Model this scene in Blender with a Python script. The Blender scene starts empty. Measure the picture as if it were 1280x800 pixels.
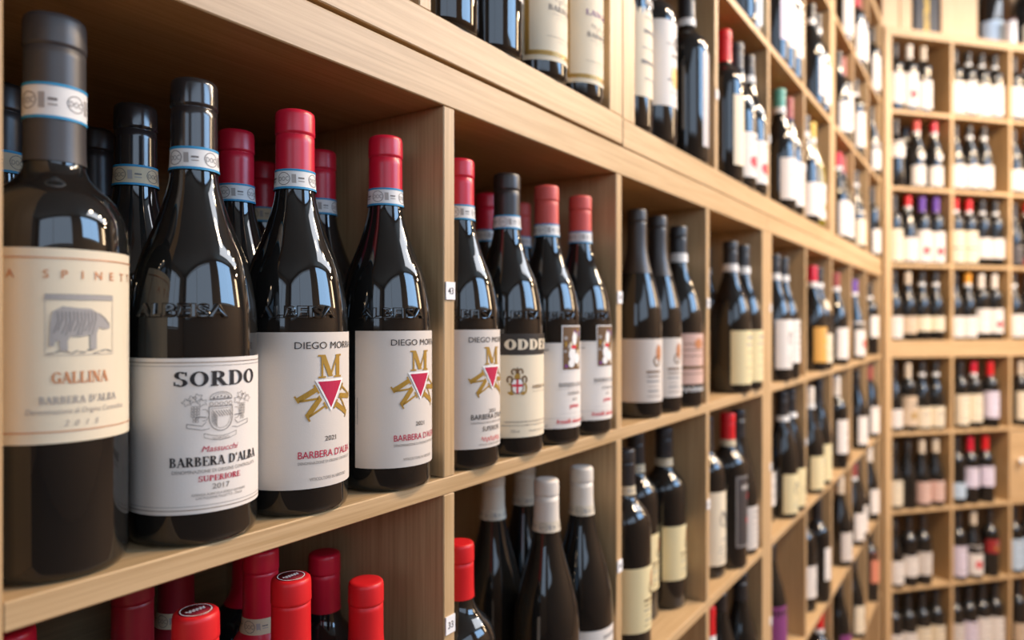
import bpy, bmesh, math, random
from mathutils import Vector, Matrix
random.seed(7)
PI = math.pi
SC = bpy.context.scene
COL = SC.collection

# ------------------------------------------------------------------ camera, world, lights, exposure
CAMZ = 1.545
CAM = Vector((0.0, -0.409, CAMZ))
FPX = 880.0
TH = math.atan(605.0 / FPX)
FWD = Vector((math.cos(TH), math.sin(TH), 0))
RGT = Vector((math.sin(TH), -math.cos(TH), 0))
cam = bpy.data.cameras.new('camera')
cam.sensor_width = 36.0
cam.lens = FPX / 1280 * 36.0
cam.shift_y = 2 / 1280
cam.clip_start = 0.02
cam.dof.use_dof = True
cam.dof.focus_distance = 0.535
cam.dof.aperture_fstop = 3.8
cam.dof.aperture_blades = 0
camo = bpy.data.objects.new('camera', cam)
COL.objects.link(camo)
camo.location = CAM
camo.rotation_euler = (PI / 2, 0, TH - PI / 2)
SC.camera = camo

w = bpy.data.worlds.new('sky')
SC.world = w
w.use_nodes = True
w.node_tree.nodes['Background'].inputs[0].default_value = (0.62, 0.78, 1.0, 1)
w.node_tree.nodes['Background'].inputs[1].default_value = 1.0

def area(name, loc, target, sx, sy, power, color, shape='RECTANGLE', spread=PI):
    l = bpy.data.lights.new(name, 'AREA')
    l.shape = shape
    l.size = sx
    l.size_y = sy
    l.energy = power
    l.color = color
    l.spread = spread
    o = bpy.data.objects.new(name, l)
    COL.objects.link(o)
    o.location = loc
    o.rotation_euler = (Vector(target) - Vector(loc)).to_track_quat('-Z', 'Y').to_euler()
    return o
DAY = (0.36, 0.63, 1.0)
WARM = (1.0, 0.72, 0.44)
area('assumed_window_daylight', (2.15, -2.62, 2.80), (2.15, 0, 2.6), 1.95, 1.10, 46, DAY)  # assumed high daylight source, out of view, for blue bottle reflections
area('assumed_warm_light', (4.15, -2.45, 2.65), (3.0, 0, 2.2), 0.45, 0.8, 15, WARM)  # assumed warm area light out of view, for yellow bottle highlights; no fixture built
area('assumed_side_daylight', (-1.1, -2.62, 2.62), (-1.1, 0, 2.62), 2.9, 1.35, 11, (0.62, 0.78, 1.0))  # dim unseen daylight, added for grey-blue reflections on the near bottles
area('assumed_near_wall_daylight', (-2.96, -1.3, 2.45), (0, -1.3, 2.45), 1.25, 1.5, 5, (0.62, 0.78, 1.0))  # dim light added behind the camera for broad reflections; no door there
area('assumed_skylight', (3.1, -1.75, 3.44), (3.1, -1.75, 0), 2.9, 0.7, 36, (0.93, 0.95, 1.0))  # assumed overhead panel, unseen, for white-blue streaks on the bottle necks
for x, y, p in ((1.5, -1.15, 18), (2.3, -1.1, 18), (3.0, -1.1, 16), (3.6, -1.5, 14), (4.2, -1.9, 13)):
    area('assumed_ceiling_spot', (x, y, 3.05), (x - .1, y + .45, 0), 0.18, 0.18, p, WARM, 'DISK')  # assumed warm lamps above the view, bare area lights without housings

SC.view_settings.view_transform = 'Standard'
SC.view_settings.look = 'None'
SC.view_settings.gamma = 1
SC.view_settings.use_curve_mapping = False
SC.view_settings.exposure = 0.68
try:
    SC.cycles.max_bounces = 8
    SC.cycles.caustics_reflective = False
    SC.cycles.caustics_refractive = False
    SC.cycles.sample_clamp_indirect = 6
except Exception:
    pass

# ------------------------------------------------------------------ materials
MATS = {}
def nodes_of(m):
    m.use_nodes = True
    return m.node_tree.nodes, m.node_tree.links, m.node_tree.nodes['Principled BSDF']

def plain(name, col, rough=0.5, spec=0.5, metal=0.0, coat=0.0, bump=0.0, bscale=400, vary=0.0):
    if name in MATS:
        return MATS[name]
    m = bpy.data.materials.new(name)
    n, l, p = nodes_of(m)
    p.inputs['Base Color'].default_value = (*col, 1)
    p.inputs['Roughness'].default_value = rough
    p.inputs['Specular IOR Level'].default_value = spec
    p.inputs['Metallic'].default_value = metal
    p.inputs['Coat Weight'].default_value = coat
    if bump or vary:
        tc = n.new('ShaderNodeTexCoord')
        no = n.new('ShaderNodeTexNoise')
        no.inputs['Scale'].default_value = bscale
        no.inputs['Detail'].default_value = 3
        l.new(tc.outputs['Object'], no.inputs['Vector'])
        if bump:
            b = n.new('ShaderNodeBump')
            b.inputs['Strength'].default_value = bump
            b.inputs['Distance'].default_value = 0.0006
            l.new(no.outputs['Fac'], b.inputs['Height'])
            l.new(b.outputs['Normal'], p.inputs['Normal'])
        if vary:
            r = n.new('ShaderNodeValToRGB')
            r.color_ramp.elements[0].position = 0.3
            r.color_ramp.elements[1].position = 0.7
            r.color_ramp.elements[0].color = (*[c * (1 - vary) for c in col], 1)
            r.color_ramp.elements[1].color = (*[min(1, c * (1 + vary)) for c in col], 1)
            l.new(no.outputs['Fac'], r.inputs['Fac'])
            l.new(r.outputs['Color'], p.inputs['Base Color'])
    MATS[name] = m
    return m

def wood(name, axis, light, dark, rough=0.42):
    """grain runs along the axis of the object"""
    if name in MATS:
        return MATS[name]
    m = bpy.data.materials.new(name)
    n, l, p = nodes_of(m)
    tc = n.new('ShaderNodeTexCoord')
    oi = n.new('ShaderNodeObjectInfo')
    add = n.new('ShaderNodeVectorMath')
    add.operation = 'ADD'
    mul = n.new('ShaderNodeMath')
    mul.operation = 'MULTIPLY'
    mul.inputs[1].default_value = 37.0
    l.new(oi.outputs['Random'], mul.inputs[0])
    l.new(tc.outputs['Object'], add.inputs[0])
    l.new(mul.outputs[0], add.inputs[1])
    def noise(along, across, detail, rg=0.6):
        mp = n.new('ShaderNodeMapping')
        s = [across] * 3
        s[axis] = along
        mp.inputs['Scale'].default_value = s
        l.new(add.outputs[0], mp.inputs['Vector'])
        no = n.new('ShaderNodeTexNoise')
        no.inputs['Scale'].default_value = 1.0
        no.inputs['Detail'].default_value = detail
        no.inputs['Roughness'].default_value = rg
        l.new(mp.outputs[0], no.inputs['Vector'])
        return no
    a = noise(7.0, 360.0, 4)
    b = noise(1.6, 45.0, 3)
    mx = n.new('ShaderNodeMix')
    mx.data_type = 'FLOAT'
    mx.inputs['Factor'].default_value = 0.32
    l.new(a.outputs['Fac'], mx.inputs['A'])
    l.new(b.outputs['Fac'], mx.inputs['B'])
    r = n.new('ShaderNodeValToRGB')
    r.color_ramp.elements[0].position = 0.40
    r.color_ramp.elements[0].color = (*dark, 1)
    r.color_ramp.elements[1].position = 0.58
    r.color_ramp.elements[1].color = (*light, 1)
    l.new(mx.outputs['Result'], r.inputs['Fac'])
    l.new(r.outputs['Color'], p.inputs['Base Color'])
    bp = n.new('ShaderNodeBump')
    bp.inputs['Strength'].default_value = 0.15
    bp.inputs['Distance'].default_value = 0.0006
    l.new(a.outputs['Fac'], bp.inputs['Height'])
    l.new(bp.outputs['Normal'], p.inputs['Normal'])
    p.inputs['Roughness'].default_value = rough
    p.inputs['Specular IOR Level'].default_value = 0.4
    MATS[name] = m
    return m

OAK_L, OAK_D = (0.54, 0.360, 0.188), (0.42, 0.268, 0.126)
OAKX = wood('oak_grain_lengthwise', 0, OAK_L, OAK_D)
OAKZ = wood('oak_grain_upright', 2, OAK_L, OAK_D)
OAKB = wood('oak_back_shaded', 0, (0.36, 0.215, 0.10), (0.28, 0.165, 0.075), 0.55)  # same oak, darkened: the shade inside the cells is put into the colour
PINE = wood('pine_crate_wood', 2, (0.66, 0.47, 0.28), (0.58, 0.39, 0.22), 0.6)
PINE_D = wood('pine_crate_edge', 2, (0.50, 0.28, 0.13), (0.42, 0.22, 0.10), 0.6)

def glass_mat(name, col, rough=0.035):
    m = plain(name, col, rough, 0.5, 0.0, 0.25)
    return m
GLASS = {
    'dark': glass_mat('dark_wine_glass', (0.010, 0.010, 0.0095)),
    'brown': glass_mat('dark_brown_wine_glass', (0.014, 0.010, 0.007)),
    'gold': glass_mat('golden_green_glass', (0.22, 0.16, 0.015)),
}
CAPS = {
    'k': ('black', plain('black_capsule', (0.022, 0.020, 0.020), 0.36, 0.5)),
    'g': ('dark grey', plain('dark_grey_capsule', (0.046, 0.041, 0.040), 0.42, 0.5)),
    's': ('shiny black', plain('glossy_black_capsule', (0.020, 0.018, 0.018), 0.18, 0.7)),
    'n': ('dark brown', plain('dark_brown_capsule', (0.026, 0.019, 0.016), 0.4, 0.5)),
    'r': ('red', plain('red_capsule', (0.58, 0.010, 0.034), 0.34, 0.5)),
    'd': ('dark red', plain('shaded_red_capsule', (0.26, 0.010, 0.020), 0.38, 0.5)),  # red capsule with the deep shelf shadow painted into its colour
    'e': ('bright red', plain('bright_red_capsule', (0.62, 0.012, 0.016), 0.42, 0.4)),
    'c': ('coral red', plain('coral_red_capsule', (0.62, 0.085, 0.065), 0.5, 0.4)),
    'b': ('brownish red', plain('brownish_red_capsule', (0.30, 0.055, 0.045), 0.45, 0.4)),
    'p': ('purple', plain('purple_capsule', (0.13, 0.05, 0.32), 0.45, 0.4)),
    'w': ('white', plain('white_capsule', (0.70, 0.62, 0.52), 0.5, 0.4)),
    'i': ('ivory', plain('ivory_capsule', (0.60, 0.49, 0.36), 0.5, 0.4)),
    't': ('teal', plain('teal_capsule', (0.10, 0.32, 0.26), 0.45, 0.4)),
    'y': ('yellow', plain('yellow_capsule', (0.66, 0.42, 0.06), 0.45, 0.4)),
    'o': ('orange', plain('orange_capsule', (0.75, 0.30, 0.02), 0.45, 0.4)),
}
BANDS = {
    'W': plain('white_band_paper', (0.74, 0.72, 0.68), 0.6, 0.3, bump=0.1),
    'I': plain('ivory_band_paper', (0.66, 0.57, 0.43), 0.6, 0.3, bump=0.1),
    'B': plain('beige_band_paper', (0.60, 0.50, 0.33), 0.6, 0.3, bump=0.1),
}
LABELS = {
    'W': ('white', plain('white_label_paper', (0.74, 0.675, 0.60), 0.62, 0.3, bump=0.12, bscale=900)),
    'X': ('off-white', plain('off_white_label_paper', (0.63, 0.56, 0.485), 0.62, 0.3, bump=0.12, bscale=900)),
    'C': ('cream', plain('cream_label_paper', (0.74, 0.63, 0.45), 0.62, 0.3, bump=0.12, bscale=900)),
    'Y': ('pale yellow', plain('pale_yellow_label_paper', (0.72, 0.60, 0.33), 0.62, 0.3, bump=0.12, bscale=900)),
    'A': ('amber', plain('amber_label_paper', (0.66, 0.34, 0.07), 0.62, 0.3, bump=0.12, bscale=900)),
    'P': ('pinkish', plain('pink_label_paper', (0.62, 0.40, 0.32), 0.62, 0.3, bump=0.12, bscale=900)),
    'T': ('tan', plain('tan_label_paper', (0.58, 0.44, 0.30), 0.62, 0.3, bump=0.12, bscale=900)),
    'D': ('dark grey', plain('dark_grey_label_paper', (0.055, 0.045, 0.042), 0.5, 0.4)),
    'S': ('silver grey', plain('silver_grey_label_paper', (0.42, 0.38, 0.37), 0.45, 0.5)),
    'V': ('violet', plain('violet_label_paper', (0.22, 0.05, 0.17), 0.55, 0.3)),
    'L': ('lilac white', plain('lilac_label_paper', (0.66, 0.58, 0.66), 0.6, 0.3)),
    'U': ('pale blue', plain('pale_blue_label_paper', (0.45, 0.56, 0.66), 0.6, 0.3)),
    'R': ('dark red', plain('dark_red_label_paper', (0.30, 0.02, 0.02), 0.6, 0.3)),
    'O': ('salmon', plain('salmon_label_paper', (0.62, 0.22, 0.13), 0.6, 0.3)),
}
INK = {
    'black': plain('black_ink', (0.025, 0.022, 0.022), 0.5, 0.3),
    'grey': plain('grey_ink', (0.20, 0.18, 0.165), 0.6, 0.3),
    'mid': plain('mid_grey_ink', (0.36, 0.33, 0.30), 0.6, 0.3),
    'red': plain('crimson_ink', (0.46, 0.012, 0.055), 0.5, 0.3),
    'bright': plain('bright_red_ink', (0.62, 0.03, 0.05), 0.5, 0.3),
    'gold': plain('gold_ink', (0.42, 0.24, 0.035), 0.38, 0.5, 0.25),
    'copper': plain('copper_ink', (0.58, 0.24, 0.10), 0.4, 0.5, 0.3),
    'brown': plain('brown_ink', (0.16, 0.085, 0.035), 0.5, 0.3),
    'white': plain('white_ink', (0.82, 0.79, 0.74), 0.55, 0.3),
    'cream': plain('cream_ink', (0.74, 0.62, 0.44), 0.55, 0.3),
    'blue': plain('sky_blue_ink', (0.03, 0.26, 0.47), 0.5, 0.3),
    'dark': plain('dark_brown_ink', (0.035, 0.027, 0.02), 0.5, 0.3),
    'purple': plain('purple_ink', (0.18, 0.05, 0.2), 0.5, 0.3),
}
PLASTER = plain('warm_plaster', (0.42, 0.30, 0.20), 0.8, 0.2, bump=0.2, bscale=60)
CEILM = plain('ceiling_plaster', (0.34, 0.28, 0.22), 0.85, 0.2)
PAPER = plain('tag_paper', (0.84, 0.82, 0.80), 0.5, 0.4)

# ------------------------------------------------------------------ geometry helpers
def new_obj(name, me, parent=None, mat=None):
    if mat is not None and not me.materials:
        me.materials.append(mat)
    o = bpy.data.objects.new(name, me)
    COL.objects.link(o)
    if parent is not None:
        o.parent = parent
    return o

def empty(name, loc, rz=0.0):
    o = bpy.data.objects.new(name, None)
    o.empty_display_size = 0.03
    COL.objects.link(o)
    o.location = loc
    o.rotation_euler = (0, 0, rz)
    return o

def add_box(bm, x0, x1, y0, y1, z0, z1):
    v = [bm.verts.new(p) for p in ((x0, y0, z0), (x1, y0, z0), (x1, y1, z0), (x0, y1, z0), (x0, y0, z1), (x1, y0, z1), (x1, y1, z1), (x0, y1, z1))]
    for f in ((0, 3, 2, 1), (4, 5, 6, 7), (0, 1, 5, 4), (1, 2, 6, 5), (2, 3, 7, 6), (3, 0, 4, 7)):
        bm.faces.new([v[i] for i in f])

def done(bm, name, smooth=False):
    me = bpy.data.meshes.new(name)
    bm.normal_update()
    bm.to_mesh(me)
    bm.free()
    if smooth:
        me.polygons.foreach_set('use_smooth', [True] * len(me.polygons))
    return me

def board(name, b, mat, parent, bevel=0.0009):
    bm = bmesh.new()
    add_box(bm, *b)
    if bevel:
        bmesh.ops.bevel(bm, geom=bm.edges[:], offset=bevel, segments=1, affect='EDGES')
    return new_obj(name, done(bm, name), parent, mat)

def lathe(prof, seg, name, cap_top=True, cap_bot=True):
    bm = bmesh.new()
    rings = []
    for r, z in prof:
        rings.append([bm.verts.new((r * math.cos(2 * PI * k / seg), r * math.sin(2 * PI * k / seg), z)) for k in range(seg)])
    for a, b in zip(rings, rings[1:]):
        for k in range(seg):
            bm.faces.new((a[k], a[(k + 1) % seg], b[(k + 1) % seg], b[k]))
    if cap_bot:
        bm.faces.new(rings[0][::-1])
    if cap_top:
        bm.faces.new(rings[-1])
    return done(bm, name, True)

def smooth_prof(pts, n=5):
    """Catmull-Rom through (r, z)"""
    out = []
    P = [pts[0]] + list(pts) + [pts[-1]]
    for i in range(1, len(P) - 2):
        p0, p1, p2, p3 = P[i - 1:i + 3]
        for k in range(n):
            t = k / n
            out.append(tuple(0.5 * (2 * p1[j] + (p2[j] - p0[j]) * t + (2 * p0[j] - 5 * p1[j] + 4 * p2[j] - p3[j]) * t * t + (3 * p1[j] - p0[j] - 3 * p2[j] + p3[j]) * t ** 3) for j in (0, 1)))
    out.append(pts[-1])
    return out

# bottle shapes: radius, height, shoulder curve (r, z), capsule bottom, default label heights
SHAPES = {
    'alb': dict(word='sloping', R=.0400, H=.3015, cap=.246, pts=[(.0400, .128), (.0397, .142), (.0383, .157), (.0335, .181), (.0238, .206), (.0166, .229), (.0142, .246), (.0138, .262)], band=(.2405, .2555)),
    'spin': dict(word='broad', R=.0374, H=.3150, cap=.231, pts=[(.0374, .176), (.0371, .188), (.0352, .200), (.0300, .211), (.0215, .2195), (.0166, .226), (.0150, .235), (.0148, .262)], band=(.2545, .2745)),
    'bdx': dict(word='square-shouldered', R=.0372, H=.3000, cap=.236, pts=[(.0372, .182), (.0369, .193), (.0350, .204), (.0298, .2145), (.0215, .2235), (.0160, .232), (.0142, .243), (.0138, .262)], band=(.236, .2485)),
    'bur': dict(word='sloping', R=.0396, H=.2960, cap=.240, pts=[(.0396, .112), (.0392, .127), (.0372, .146), (.0315, .172), (.0240, .198), (.0180, .222), (.0150, .242), (.0141, .258)], band=(.236, .2485)),
    'rhn': dict(word='slim', R=.0372, H=.3080, cap=.236, pts=[(.0372, .128), (.0367, .145), (.0340, .168), (.0270, .197), (.0190, .224), (.0148, .246), (.0137, .266)], band=(.236, .2485)),
    'shr': dict(word='short', R=.0372, H=.2635, cap=.210, pts=[(.0372, .152), (.0369, .163), (.0350, .174), (.0298, .1845), (.0215, .1935), (.0160, .202), (.0142, .213), (.0138, .232)], band=(.206, .2185)),
    'bd2': dict(word='square-shouldered', R=.0372, H=.2895, cap=.214, pts=[(.0372, .172), (.0369, .183), (.0350, .194), (.0298, .2045), (.0215, .2135), (.0160, .222), (.0142, .233), (.0138, .252)], band=(.222, .2345)),
    'mag': dict(word='large', R=.0560, H=.3700, cap=.300, pts=[(.0560, .220), (.0555, .235), (.0520, .252), (.0430, .268), (.0300, .282), (.0200, .294), (.0172, .306), (.0168, .330)], band=(.300, .312)),
}
for a_, b_ in (('alb', 'als'), ('bur', 'bus')):             # the same bottles, a little slimmer
    SHAPES[b_] = dict(SHAPES[a_], R=.0368, pts=[(min(r, .0368 * r / SHAPES[a_]['R'] if r > .02 else r), z) for r, z in SHAPES[a_]['pts']])
def full_prof(sh):
    s = SHAPES[sh]
    R, H = s['R'], s['H']
    base = [(R * .80, 0.0), (R - .0045, .0003), (R - .0014, .0018), (R, .0062)]
    body = smooth_prof(s['pts'], 5)
    top = [(.0136, H - .002)] if sh not in ('mag', 'spin') else [(s['pts'][-1][0], H - .002)]
    return base + body + top
PROF = {k: full_prof(k) for k in SHAPES}
def rad(sh, z):
    P = PROF[sh]
    for (r0, z0), (r1, z1) in zip(P, P[1:]):
        if z0 <= z <= z1 and z1 > z0:
            return r0 + (r1 - r0) * (z - z0) / (z1 - z0)
    return P[-1][0]

MC = {}
def body_mesh(sh, glass, seg):
    k = ('body', sh, glass, seg)
    if k not in MC:
        me = lathe(PROF[sh], seg, 'glass_body')
        me.materials.append(GLASS[glass])
        MC[k] = me
    return MC[k]
def cap_mesh(sh, cap, seg, low=None):
    k = ('cap', sh, cap, seg, low)
    if k not in MC:
        s = SHAPES[sh]
        H, z0 = s['H'], (low or s['cap'])
        g = .0007
        pr = []
        z = z0
        while z < H - .0195:
            pr.append((rad(sh, z) + g, z))
            z += .006
        e = rad(sh, H - .02) + g
        pr += [(e, H - .0200), (e - .0006, H - .0193), (e - .0006, H - .0187), (e + .0005, H - .0180), (e + .0005, H - .0165), (e + .0003, H - .004), (e - .0002, H - .0015), (e - .0014, H - .0003), (e - .0042, H)]
        me = lathe(pr, seg, 'capsule', True, False)
        me.materials.append(CAPS[cap][1])
        MC[k] = me
    return MC[k]
def patch(sh, z0, z1, a0, a1, off, name, nz=3, na=None):
    bm = bmesh.new()
    na = na or max(6, int(abs(a1 - a0) / .14))
    g = []
    for i in range(nz + 1):
        z = z0 + (z1 - z0) * i / nz
        r = rad(sh, z) + off
        g.append([bm.verts.new((r * math.sin(a0 + (a1 - a0) * k / na), -r * math.cos(a0 + (a1 - a0) * k / na), z)) for k in range(na + 1)])
    for a, b in zip(g, g[1:]):
        for k in range(na):
            bm.faces.new((a[k], a[k + 1], b[k + 1], b[k]))
    return done(bm, name, True)
def ring(sh, z0, z1, off, name, seg):
    rr = [(rad(sh, z) + off, z) for z in (z0, (z0 + z1) / 2, z1)]
    return lathe(rr, seg, name, False, False)

# ------------------------------------------------------------------ flat print: letters and line drawings, bent on to the bottle
_T = {}
def sans(txt, cap, xs=1.0, bold=0.0, shear=0.0, depth=0.0):
    """verts (x, y, d), faces; cap height CAP, left end at x = 0"""
    k = (txt, cap, xs, bold, shear, depth)
    if k in _T:
        return _T[k]
    cu = bpy.data.curves.new('letters', 'FONT')
    cu.body = txt
    cu.size = cap / .72
    cu.resolution_u = 3
    cu.offset = bold * cap
    cu.shear = shear
    cu.extrude = depth
    cu.bevel_depth = depth * .5
    cu.bevel_resolution = 0
    ob = bpy.data.objects.new('letters', cu)
    me = bpy.data.meshes.new_from_object(ob)
    v = [(p.co.x * xs, p.co.y, p.co.z) for p in me.vertices]
    f = [tuple(p.vertices) for p in me.polygons]
    bpy.data.objects.remove(ob)
    bpy.data.curves.remove(cu)
    bpy.data.meshes.remove(me)
    x0 = min([p[0] for p in v] or [0])
    v = [(x - x0, y, d) for x, y, d in v]
    _T[k] = (v, f)
    return _T[k]

TK, TN = .19, .075
GL = {}
def V(x, y0=0, y1=1, w=TK): return ('l', x, y0, x, y1, w)
def Hh(x0, x1, y, w=TN): return ('l', x0, y, x1, y, w)
def Dg(x0, y0, x1, y1, w): return ('l', x0, y0, x1, y1, w)
def S(x, y, n=.36): return ('l', x - n / 2, y, x + n / 2, y, TN)
def Ar(cx, cy, rx, ry, a0, a1): return ('a', cx, cy, rx, ry, a0, a1)
lo, hi = TN / 2, 1 - TN / 2
GL['A'] = (.86, [Dg(.12, 0, .43, 1, TN), Dg(.40, 1, .74, 0, TK), Hh(.24, .62, .33), S(.12, lo, .26), S(.74, lo, .32)])
GL['B'] = (.80, [V(.22), Ar(.38, .755, .30, .245, -90, 90), Ar(.38, .27, .36, .27, -90, 90), Hh(.06, .40, hi), Hh(.2, .4, .53), Hh(.06, .40, lo)])
GL['C'] = (.82, [Ar(.45, .5, .41, .5, 42, 318), V(.76, .66, .95, TN), V(.76, .08, .3, TN)])
GL['D'] = (.90, [V(.22), Ar(.40, .5, .44, .5, -90, 90), Hh(.06, .42, hi), Hh(.06, .42, lo)])
GL['E'] = (.76, [V(.22), Hh(.06, .66, hi), Hh(.2, .5, .5), Hh(.06, .70, lo), V(.64, .74, 1, TN), V(.68, 0, .28, TN), V(.5, .38, .62, TN)])
GL['G'] = (.88, [Ar(.45, .5, .41, .5, 42, 330), V(.72, .04, .42), S(.70, .43, .32), V(.76, .68, .95, TN)])
GL['H'] = (.92, [V(.22), V(.70), S(.22, lo), S(.22, hi), S(.70, lo), S(.70, hi), Hh(.2, .7, .5)])
GL['I'] = (.44, [V(.22), S(.22, hi), S(.22, lo)])
GL['L'] = (.74, [V(.22), S(.22, hi), Hh(.06, .68, lo), V(.66, 0, .32, TN)])
GL['M'] = (1.06, [V(.17, 0, 1, TN), Dg(.19, 1, .52, .06, TK), Dg(.50, .06, .84, 1, TN), V(.86), S(.17, lo, .28), S(.86, lo, .36), S(.14, hi, .26), S(.90, hi, .28)])
GL['N'] = (.92, [V(.17, 0, 1, TN), Dg(.19, 1, .74, 0, TK), V(.76, 0, 1, TN), S(.17, lo, .28), S(.12, hi, .24), S(.76, hi, .28)])
GL['O'] = (.90, [Ar(.45, .5, .41, .5, 0, 360)])
GL['P'] = (.76, [V(.22), Ar(.38, .74, .32, .26, -90, 90), Hh(.06, .4, hi), Hh(.2, .4, .51), S(.22, lo)])
GL['R'] = (.86, [V(.22), Ar(.38, .74, .32, .26, -90, 90), Hh(.06, .4, hi), Hh(.2, .4, .51), S(.22, lo), Dg(.42, .5, .72, 0, TK), S(.74, lo, .24)])
GL['S'] = (.70, [Ar(.35, .745, .28, .255, 35, 270), Ar(.35, .26, .30, .26, -150, 90), V(.58, .7, .96, TN), V(.09, .06, .32, TN)])
GL['U'] = (.88, [V(.2, .3, 1), V(.7, .3, 1, TN), Ar(.43, .32, .32, .32, 180, 360), S(.2, hi), S(.7, hi, .28)])
GL['T'] = (.78, [V(.39), Hh(.06, .72, hi), V(.08, .72, 1, TN), V(.70, .72, 1, TN), S(.39, lo)])
GL["'"] = (.28, [V(.14, .7, 1, .12)])
GL[' '] = (.38, [])
def serif(txt, cap, xs=1.0, wt=1.0):
    v, f = [], []
    x = 0
    for ch in txt:
        wd, st = GL[ch]
        for s in st:
            if s[0] == 'l':
                _, x0, y0, x1, y1, wdt = s
                wdt *= wt
                dx, dy = x1 - x0, y1 - y0
                L = math.hypot(dx, dy)
                nx, ny = -dy / L * wdt / 2, dx / L * wdt / 2
                if abs(dx) > 1e-6 and abs(dy) > 1e-6:
                    nx, ny = wdt / 2 * L / abs(dy), 0          # slanted strokes end level
                b = len(v)
                for px, py in ((x0 + nx, y0 + ny), (x0 - nx, y0 - ny), (x1 - nx, y1 - ny), (x1 + nx, y1 + ny)):
                    v.append(((x + px) * cap * xs, py * cap, 0))
                f.append((b, b + 1, b + 2, b + 3))
            else:
                _, cx, cy, rx, ry, a0, a1 = s
                n = max(6, int(abs(a1 - a0) / 18))
                b = len(v)
                for k in range(n + 1):
                    a = math.radians(a0 + (a1 - a0) * k / n)
                    for q in (0, 1):
                        ex, ey = rx - q * TK * wt, ry - q * TN * wt
                        v.append(((x + cx + ex * math.cos(a)) * cap * xs, (cy + ey * math.sin(a)) * cap, 0))
                for k in range(n):
                    f.append((b + 2 * k, b + 2 * k + 1, b + 2 * k + 3, b + 2 * k + 2))
        x += wd
    return v, f

class Print:
    """collects flat shapes in (arc length, height) and bends them round a bottle of one shape"""
    def __init__(s):
        s.L = {}
    def put(s, layer, ink, v, f, dx=0, dy=0, lift=0):
        V_, F_ = s.L.setdefault((layer, ink, lift), ([], []))
        b = len(V_)
        V_ += [(x + dx, y + dy, d) for x, y, d in v]
        F_ += [tuple(i + b for i in q) for q in f]
    def text(s, txt, x, y, cap, ink='black', xs=1.0, bold=0.0, shear=0.0, font='sans', width=None, wt=1.0, layer='lettering', lift=0):
        v, f = serif(txt, cap, xs, wt) if font == 'serif' else sans(txt, cap, xs, bold, shear)
        a, b = min(p[0] for p in v), max(p[0] for p in v)
        k = (width / (b - a)) if width else 1.0
        v = [((p[0] - (a + b) / 2) * k, p[1], p[2]) for p in v]
        s.put(layer, ink, v, f, x, y, lift)
    def rect(s, x0, y0, x1, y1, ink, layer='border', lift=0):
        s.put(layer, ink, [(x0, y0, 0), (x1, y0, 0), (x1, y1, 0), (x0, y1, 0)], [(0, 1, 2, 3)], 0, 0, lift)
    def frame(s, x0, y0, x1, y1, w, ink, layer='border'):
        s.rect(x0, y0, x1, y0 + w, ink, layer)
        s.rect(x0, y1 - w, x1, y1, ink, layer)
        s.rect(x0, y0, x0 + w, y1, ink, layer)
        s.rect(x1 - w, y0, x1, y1, ink, layer)
    def poly(s, pts, ink, layer='emblem', lift=0):
        s.put(layer, ink, [(x, y, 0) for x, y in pts], [tuple(range(len(pts)))], 0, 0, lift)
    def line(s, pts, w, ink, layer='emblem', closed=False, lift=0):
        pts = list(pts) + ([pts[0]] if closed else [])
        for (x0, y0), (x1, y1) in zip(pts, pts[1:]):
            L = math.hypot(x1 - x0, y1 - y0)
            if L < 1e-7:
                continue
            nx, ny = -(y1 - y0) / L * w / 2, (x1 - x0) / L * w / 2
            s.put(layer, ink, [(x0 + nx, y0 + ny, 0), (x0 - nx, y0 - ny, 0), (x1 - nx, y1 - ny, 0), (x1 + nx, y1 + ny, 0)], [(0, 1, 2, 3)], 0, 0, lift)
    def oval(s, cx, cy, rx, ry, ink, layer='emblem', n=18, lift=0):
        s.poly([(cx + rx * math.cos(2 * PI * k / n), cy + ry * math.sin(2 * PI * k / n)) for k in range(n)], ink, layer, lift)
    def hoop(s, cx, cy, rx, ry, w, ink, layer='emblem', a0=0, a1=360, n=18, lift=0):
        s.line([(cx + rx * math.cos(math.radians(a0 + (a1 - a0) * k / n)), cy + ry * math.sin(math.radians(a0 + (a1 - a0) * k / n))) for k in range(n + 1)], w, ink, layer, lift=lift)
    def build(s, sh, off=.0007, rot=0.0):
        """[(layer name, mesh)]"""
        out = []
        R0 = SHAPES[sh]['R']
        for (layer, ink, lift), (V_, F_) in s.L.items():
            bm = bmesh.new()
            vs = [bm.verts.new(p) for p in V_]
            for q in F_:
                try:
                    bm.faces.new([vs[i] for i in q])
                except ValueError:
                    pass
            xs = [p[0] for p in V_]
            a, b = min(xs), max(xs)
            n = int((b - a) / .0035)
            for k in range(1, n + 1):
                bmesh.ops.bisect_plane(bm, geom=bm.verts[:] + bm.edges[:] + bm.faces[:], plane_co=(a + (b - a) * k / (n + 1), 0, 0), plane_no=(1, 0, 0))
            for v in bm.verts:
                x, z, d = v.co
                r = rad(sh, z) + off + lift + d
                ang = x / (R0 if rad(sh, z) > .03 else rad(sh, z)) + rot
                v.co = (r * math.sin(ang), -r * math.cos(ang), z)
            me = done(bm, layer)
            me.materials.append(INK[ink] if ink in INK else MATS[ink])
            out.append((layer, me))
        return out

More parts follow.
